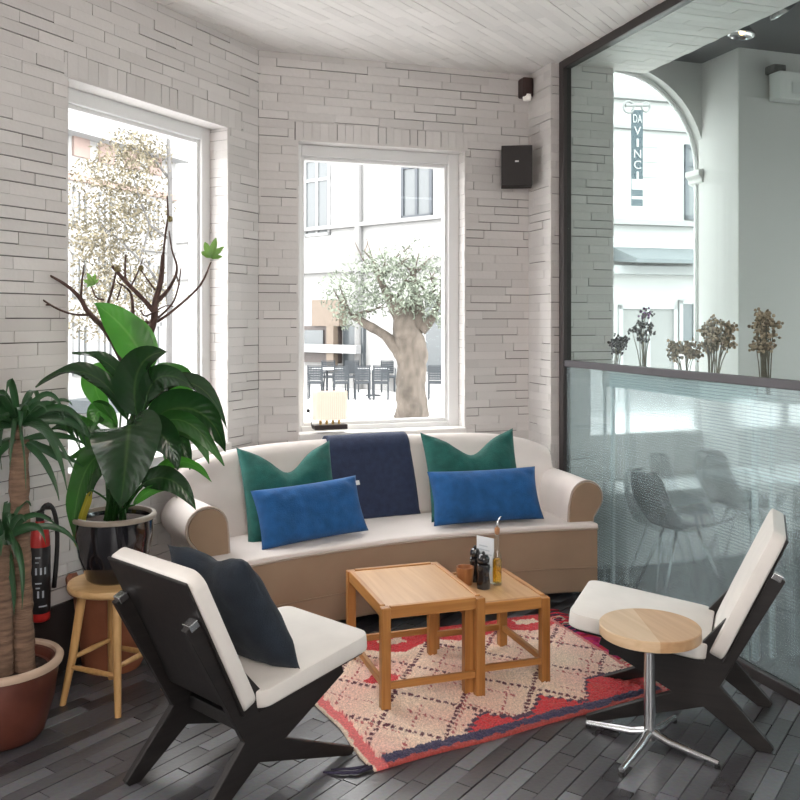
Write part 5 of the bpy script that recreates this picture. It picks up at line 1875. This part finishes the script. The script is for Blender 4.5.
# front A, across the street behind the back window
fa = Facade('town_house', 'pale rendered town house with a cafe below, across the street', (-0.862, 25.0), (.766, -.643))
fa.slab('wall', M['facade'], -13, 4.2, GZ, 13.5, -5, 0)
za = fa.z
fa.win(fa.tx(305), fa.tx(331), za(318, 236), za(318, 158), M['bannerwhite'], M['greywin'], 1, [za(318, 180)])
fa.win(fa.tx(402), fa.tx(433), za(418, 218), za(418, 152), M['slateframe'], M['greywin'], 1, [za(418, 166)])
fa.win(fa.tx(205), fa.tx(235), za(318, 236), za(318, 158), M['bannerwhite'], M['greywin'], 1, [za(318, 180)])
fa.slab('string_course', M['stone'], -13, 4.2, za(370, 226), za(370, 222), 0, .18)
fa.slab('cornice', M['stone'], -13, 4.2, za(370, 271), za(370, 262), 0, .22)
for k, zz in enumerate([za(370, y) for y in (168, 184, 200, 214)]):
    fa.slab('groove_line', M['stone'], fa.tx(334), fa.tx(357), zz, zz + .03, 0, .015)
mb = MB(); q = fa.O + fa.ex * fa.tx(361) + fa.en * .12; mb.tube([q + UZ * GZ, q + UZ * 13], .11, 8); mb.build('drain_pipe', M['stone'], fa.t)
# cafe front
fa.slab('cafe_front', M['cafedark'], fa.tx(296), fa.tx(342), za(320, 362), za(320, 326), 0, .25)
fa.slab('timber_panel', M['cafewood'], fa.tx(320), fa.tx(347), za(330, 326), za(330, 300), .0, .35)
fa.slab('timber_post', M['cafewood'], fa.tx(337), fa.tx(344), za(330, 372), za(330, 326), .26, .45)
fa.slab('window_band', M['greywin'], fa.tx(304), fa.tx(330), za(318, 345), za(318, 330), .26, .30)
fa.slab('white_panel', M['bannerwhite'], fa.tx(303), fa.tx(368), za(330, 352), za(330, 344), .3, .5)
fa.slab('shop_window', M['greywin'], fa.tx(428), fa.tx(470), za(440, 372), za(440, 300), 0, .1)
fa.slab('dark_doorway', M['darkwin'], fa.tx(346), fa.tx(366), za(350, 372), za(350, 326), 0, .12)

# front C, seen through the left window
fc = Facade('row_house', 'pale house with brick red bands and slate roof beyond the street tree', (-5.52, 16.0), (.39, .92))
fc.slab('wall', M['facade'], -8, fc.tx(176), GZ, 5.0, -4, 0)
fc.slab('eaves', M['bannerwhite'], -8, fc.tx(178), 4.85, 5.1, -.1, .35)
mb = MB()
mb.prism([(0.30, 5.1), (-4, 7.2), (-4, 5.1)], fc.O, fc.en, UZ, fc.ex, -8, fc.tx(177)); mb.build('roof', M['roofgrey'], fc.t)
for (a, b) in ((72, 88), (98, 113), (124, 138), (148, 160)):
    for (y0, y1, band) in ((172, 148, 1), (232, 196, 0), (300, 258, 0), (372, 322, 0)):
        zz0, zz1 = HC - (y0 - HY) * 16.5 / F, HC - (y1 - HY) * 16.5 / F
        if band:
            fc.slab('brick_band', M['rose'], fc.tx(a), fc.tx(b), zz0 + .1, zz1, 0, .05)
        else:
            fc.win(fc.tx(a), fc.tx(b), zz0, zz1, M['bannerwhite'], M['greywin'], 1)
fc.slab('string_course', M['rose'], -8, fc.tx(176), HC - (190 - HY) * 16.5 / F, HC - (184 - HY) * 16.5 / F, 0, .06)
fc.slab('string_course', M['stone'], -8, fc.tx(176), HC - (248 - HY) * 16.5 / F, HC - (243 - HY) * 16.5 / F, 0, .10)
fc.slab('shop_awning', M['awning'], fc.tx(66), fc.tx(100), HC - (408 - HY) * 16 / F, HC - (396 - HY) * 16 / F, 0, .9)

# front B, seen through the arched window
fbb = Facade('corner_shop', 'white corner shop with awning and banner beyond the arched window', (5.4, 19.0), (.96, .28))
fbb.slab('wall', M['facade'], -1.6, 9, GZ, 11, -5, 0)
zb = fbb.z
fbb.slab('string_course', M['stone'], -1.6, 9, zb(650, 102), zb(650, 96), 0, .15)
fbb.slab('string_course', M['stone'], -1.6, 9, zb(650, 131), zb(650, 128), 0, .12)
fbb.slab('cornice', M['stone'], -1.6, 9, zb(650, 226), zb(650, 221), 0, .2)
for y in (148, 163, 178):
    fbb.slab('groove_line', M['stone'], fbb.tx(643), fbb.tx(658), zb(650, y), zb(650, y) + .03, 0, .012)
fbb.win(fbb.tx(684), fbb.tx(712), zb(690, 220), zb(690, 145), M['slateframe'], M['greywin'], 1, [zb(690, 165)])
mb = MB()
mb.prism([(0, zb(650, 248)), (1.0, zb(650, 262)), (1.0, zb(650, 266)), (0, zb(650, 262))], fbb.O, fbb.en, UZ, fbb.ex, fbb.tx(612), fbb.tx(695)); mb.build('awning', M['awning'], fbb.t)
fbb.slab('fascia', M['bannerwhite'], -1.4, 9, zb(650, 275), zb(650, 267), 0, .35)
fbb.win(fbb.tx(618), fbb.tx(676), zb(650, 400), zb(650, 305), M['bannerwhite'], M['facadegrey'], 1)
fbb.win(fbb.tx(678), fbb.tx(696), zb(690, 345), zb(690, 300), M['bannerwhite'], M['darkwin'], 0)
# banner sign, hung out on a scrolled bracket
bo = at(637, 110, 15.0)
bt = thing('banner_sign', 'narrow slate banner sign with white capitals outside the arched window', 'sign', bo, 0)
rt = Vector((CT, -ST, 0)); fwv = Vector((ST, CT, 0))
px1 = 15.0 / F
BW, BHH = 12.5 * px1, 96 * px1
ex_b = (rt * .97 + fwv * .25).normalized(); en_b = Vector((ex_b.y, -ex_b.x, 0))
mb = MB(); mb.obox(bo, ex_b, UZ, en_b, (-BW / 2, -BHH, -.01), (BW / 2, 0, .01)); mb.build('banner', M['banner'], bt)
mb = MB(); mb.obox(bo, ex_b, UZ, en_b, (-BW / 2, -BHH * .83, .011), (BW / 2, -BHH * .72, .014)); mb.obox(bo, ex_b, UZ, en_b, (-BW / 2, -BHH * .93, .011), (BW / 2, -BHH * .90, .014)); mb.build('pale_band', M['bannerwhite'], bt)
mb = MB(); mb.tube([bo + ex_b * -.22 + UZ * .06, bo + ex_b * .22 + UZ * .10], .03, 8)
mb.tube([bo + ex_b * (-.16 + .10 * cos(a * pi / 6)) + UZ * (.04 + .10 * sin(a * pi / 6)) for a in range(13)], .022, 6)
mb.tube([bo + ex_b * (.17 + .08 * cos(a * pi / 6)) + UZ * (.06 + .08 * sin(a * pi / 6)) for a in range(13)], .022, 6)
mb.build('bracket', M['facadegrey'], bt)


def letter(ch, O, ex, en, s, w, parent, m_):
    cu = bpy.data.curves.new('letter', 'FONT'); cu.body = ch; cu.size = s; cu.align_x = 'CENTER'; cu.extrude = .004
    ob_ = bpy.data.objects.new('tmp', cu); COL.objects.link(ob_)
    dg = bpy.context.evaluated_depsgraph_get()
    me = bpy.data.meshes.new_from_object(ob_.evaluated_get(dg))
    bpy.data.objects.remove(ob_)
    mb = MB()
    xs = [v.co.x for v in me.vertices]; k = w / (max(xs) - min(xs)) if ch != 'I' else w * .3 / (max(xs) - min(xs))
    mid = (max(xs) + min(xs)) / 2
    mb.add([O + ex * ((v.co.x - mid) * k) + UZ * v.co.y + en * v.co.z for v in me.vertices], [tuple(p.vertices) for p in me.polygons])
    bpy.data.meshes.remove(me)
    return mb.build('letter', m_, parent)


zz = 0
for ch, y in (('DA', 123), ('V', 135), ('I', 147), ('N', 158), ('C', 169), ('I', 180)):
    letter(ch, bo + UZ * (-(y - 110 - 0) * px1) + en_b * .02, ex_b, en_b, 12 * px1, BW * .62 if ch != 'DA' else BW * .78, bt, M['bannerwhite'])


# trees ----------------------------------------------------------------
def leafcards(mb, c, R_, n, L, w, rg, sq=(1, 1, 1)):
    for k in range(n):
        d = Vector((rg.gauss(0, 1), rg.gauss(0, 1), rg.gauss(0, 1))).normalized() * (rg.random() ** .45) * R_
        p = c + Vector((d.x * sq[0], d.y * sq[1], d.z * sq[2]))
        a = Vector((rg.uniform(-1, 1), rg.uniform(-1, 1), rg.uniform(-1, 1))).normalized()
        b = a.cross(Vector((rg.uniform(-1, 1), rg.uniform(-1, 1), rg.uniform(-1, 1)))).normalized()
        l = L * rg.uniform(.6, 1.2)
        mb.add([p - a * l, p + b * w, p + a * l, p - b * w], [(0, 1, 2, 3)])


OY = 11.0
rg = random.Random(12)


def OA(px, py, dy=0): return at(px, py, OY + dy)


ot = thing('olive_tree', 'old olive tree with thick gnarled trunk just outside the back window', 'tree', OA(411, 478), 0)
mb = MB()


def gnarl(pts, rad, n=18, amp=.13):
    Q = []; R2 = []
    N = 10
    P = [OA(*p) for p in pts]
    for i in range(len(P) - 1):
        for k in range(N):
            s = k / N
            Q.append(P[i].lerp(P[i + 1], s)); R2.append(rad[i] + (rad[i + 1] - rad[i]) * s)
    Q.append(P[-1]); R2.append(rad[-1])
    b0 = len(mb.v)
    mb.tube(Q, R2, n)
    for i in range(b0, len(mb.v)):
        p = mb.v[i]
        k = (i - b0) // n
        if k < len(Q):
            d = p - Q[k]
            mb.v[i] = Q[k] + d * (1 + amp * 2 * noise.noise(Vector((p.x * 6, p.y * 6, p.z * 3))) + amp * noise.noise(p * 14))


gnarl([(413, 480), (412, 440), (411, 400), (413, 360), (408, 335), (404, 318), (395, 300)], [.26, .22, .20, .18, .20, .17, .09])
gnarl([(408, 365), (400, 350), (385, 335), (368, 325), (352, 316)], [.12, .10, .065, .055, .035], 12)
gnarl([(412, 335), (418, 310), (414, 288), (412, 268)], [.13, .09, .06, .03], 12)
gnarl([(402, 322), (388, 298), (380, 278), (374, 262)], [.10, .06, .04, .02], 10)
gnarl([(420, 330), (432, 318), (440, 300), (444, 284)], [.09, .05, .035, .02], 10)
for k in range(26):
    a = rg.choice(((395, 300), (414, 285), (380, 278), (352, 316), (432, 300), (374, 262)))
    e = (a[0] + rg.uniform(-40, 40), a[1] - rg.uniform(5, 45), rg.uniform(-.4, .4))
    P = [OA(*a), OA((a[0] + e[0]) / 2 + rg.uniform(-8, 8), (a[1] + e[1]) / 2), OA(*e)]
    mb.tube(P, [.018, .012, .006], 5)
mb.build('trunk', M['olivebark'], ot, smooth=True)
mb = MB()
for (x, y, R_, n) in ((352, 298, .34, 420), (370, 268, .30, 300), (392, 286, .30, 350), (412, 258, .30, 260), (434, 290, .30, 330), (440, 315, .22, 200), (340, 285, .25, 200), (425, 305, .25, 240), (375, 300, .28, 320), (400, 300, .22, 200), (350, 318, .2, 160), (445, 268, .25, 180), (405, 272, .25, 220), (385, 262, .25, 200), (418, 290, .22, 220)):
    leafcards(mb, OA(x, y, rg.uniform(-.35, .1)), R_ * 1.12, int(n * 1.05), .038, .011, rg, (1.1, 1.1, .75))
mb.build('foliage', M['oliveleaf'], ot)

TY = 9.0


def TA(px, py, dy=0): return at(px, py, TY + dy)


st = thing('street_tree', 'slim street tree with tan autumn leaves outside the left window', 'tree', TA(166, 515), 0)
mb = MB()
for pts, rad in (([(168, 515), (169, 380), (170, 260), (170, 180), (168, 135), (166, 95)], [.04, .034, .03, .024, .018, .008]), ([(170, 240), (150, 225), (140, 200), (134, 180)], [.016, .012, .009, .006]), ([(170, 180), (155, 160), (140, 140), (120, 130)], [.016, .012, .009, .006]), ([(169, 300), (150, 270), (120, 240), (95, 220)], [.016, .012, .009, .006]), ([(150, 225), (143, 250), (138, 262)], [.01, .012, .006])):
    mb.tube([TA(*p) for p in pts], rad, 10)
mb.build('trunk', M['planebark'], st, smooth=True)
mb = MB()
for (x, y, R_, n) in ((130, 165, .34, 260), (105, 190, .34, 260), (140, 210, .30, 220), (120, 240, .34, 260), (100, 270, .30, 220), (140, 150, .25, 160), (128, 300, .30, 200), (95, 315, .28, 180), (150, 285, .22, 120), (88, 235, .25, 160)):
    leafcards(mb, TA(x, y, rg.uniform(-.3, .3)), R_ * 1.2, int(n * 3.4), .026, .011, rg, (1.1, 1.1, .9))
mb.build('foliage', M['autumnleaf'], st)


# cafe terrace ---------------------------------------------------------
def cafe_chair(label, loc, rotz):
    t = thing('terrace_chair', label, 'chair', loc, rotz, 'terrace chairs outside the cafe')
    m = MB(); m.box((-.20, -.23, .40), (.20, .23, .45)); m.build('seat', M['cafechair'], t, bevel=.01, world=False)
    m = MB()
    for k in range(9):
        x = -.16 + .32 * k / 8
        m.box((x - .013, .215, .50), (x + .013, .235, .84))
    for z in (.52, .58, .64, .70, .76, .82):
        m.box((-.17, .213, z - .02), (.17, .238, z + .018))
    m.build('backrest', M['cafechair'], t, world=False)
    m = MB(); m.tube([(-.18, .23, .40), (-.185, .235, .86), (.185, .235, .86), (.18, .23, .40)], .018, 6); m.build('back_frame', M['cafechair'], t, world=False)
    for sx in (-1, 1):
        for sy in (-1, 1):
            m = MB(); m.box((sx * .18 - .018, sy * .21 - .018, 0), (sx * .18 + .018, sy * .21 + .018, .42)); m.build('leg', M['cafechair'], t, world=False)
        m = MB(); m.tube([(sx * .19, -.21, .42), (sx * .195, -.20, .63), (sx * .195, .22, .66)], .018, 6); m.build('armrest', M['cafechair'], t, world=False)
    return t


CY_ = 22.0
cc = None
names = {316: 'grey terrace chair across the street, just above the lamp shade', 341: 'grey terrace chair across the street, next to the drain pipe side of the lamp', 362: 'grey terrace chair across the street, straight below the drain pipe', 381: 'grey terrace chair across the street, nearest the olive trunk on its near-corner side', 436: 'grey terrace chair across the street on the speaker side of the olive trunk'}
for px in (316, 341, 362, 381, 436):
    p = c2w((px - 400) / F * CY_, CY_, GZ)
    if cc is None:
        cc = cafe_chair(names[px], p, -TH + pi)
        cc.rotation_euler = (0, 0, -TH + pi)
    else:
        dup(cc, p, -TH + pi + (px % 7 - 3) * .06, names[px])


CY2 = 24.2
for px, lab in ((328, 'grey terrace chair in the rear row, behind the lamp shade'), (352, 'grey terrace chair in the rear row, beside the drain pipe'), (388, 'grey terrace chair in the rear row, right beside the olive trunk')):
    dup(cc, c2w((px - 400) / F * CY2, CY2, GZ), -TH + .05, lab)


def cafe_table(label, px, Y):
    p = c2w((px - 400) / F * Y, Y, GZ)
    t = thing('terrace_table', label, 'table', p, 0, 'terrace tables outside the cafe')
    m = MB(); m.box((-.34, -.34, .70), (.34, .34, .73)); m.build('table_top', M['tablewhite'], t, world=False)
    m = MB(); m.lathe([(0.2, 0), (0.2, .02), (0.03, .03), (0.03, .7)], 14); m.build('pedestal', M['cafechair'], t, world=False)


cafe_table('white terrace table behind the chairs near the lamp shade', 327, 23.0)
cafe_table('white terrace table behind the chairs near the olive trunk', 373, 23.0)

# ------------------------------------------------------------------ light
w = bpy.data.worlds.new('sky'); SC.world = w
w.use_nodes = True
nt = w.node_tree
bg = nt.nodes['Background']
bg.inputs['Color'].default_value = (1.0, 0.985, 0.97, 1)
bg.inputs['Strength'].default_value = 7.0


def area(name, loc, rot, sx, sy, power, col):
    l = bpy.data.lights.new(name, 'AREA'); l.shape = 'RECTANGLE'; l.size = sx; l.size_y = sy; l.energy = power; l.color = col
    o = bpy.data.objects.new(name, l); COL.objects.link(o); o.location = loc; o.rotation_euler = rot
    return o


# added fill light behind the camera, brightens the room; no fixture there
area('room_fill_light', (0.2, -0.6, 3.15), (radians(35), 0, radians(0)), 2.0, 1.2, 85, (1.0, 0.86, 0.76))

vs_ = SC.view_settings
vs_.view_transform = 'Standard'; vs_.look = 'None'; vs_.gamma = 1; vs_.use_curve_mapping = False
vs_.exposure = 0.5
SC.cycles.use_denoising = True
SC.cycles.max_bounces = 10
SC.cycles.transparent_max_bounces = 16
SC.cycles.transmission_bounces = 8
SC.cycles.sample_clamp_indirect = 6
SC.cycles.caustics_reflective = False
SC.cycles.caustics_refractive = True
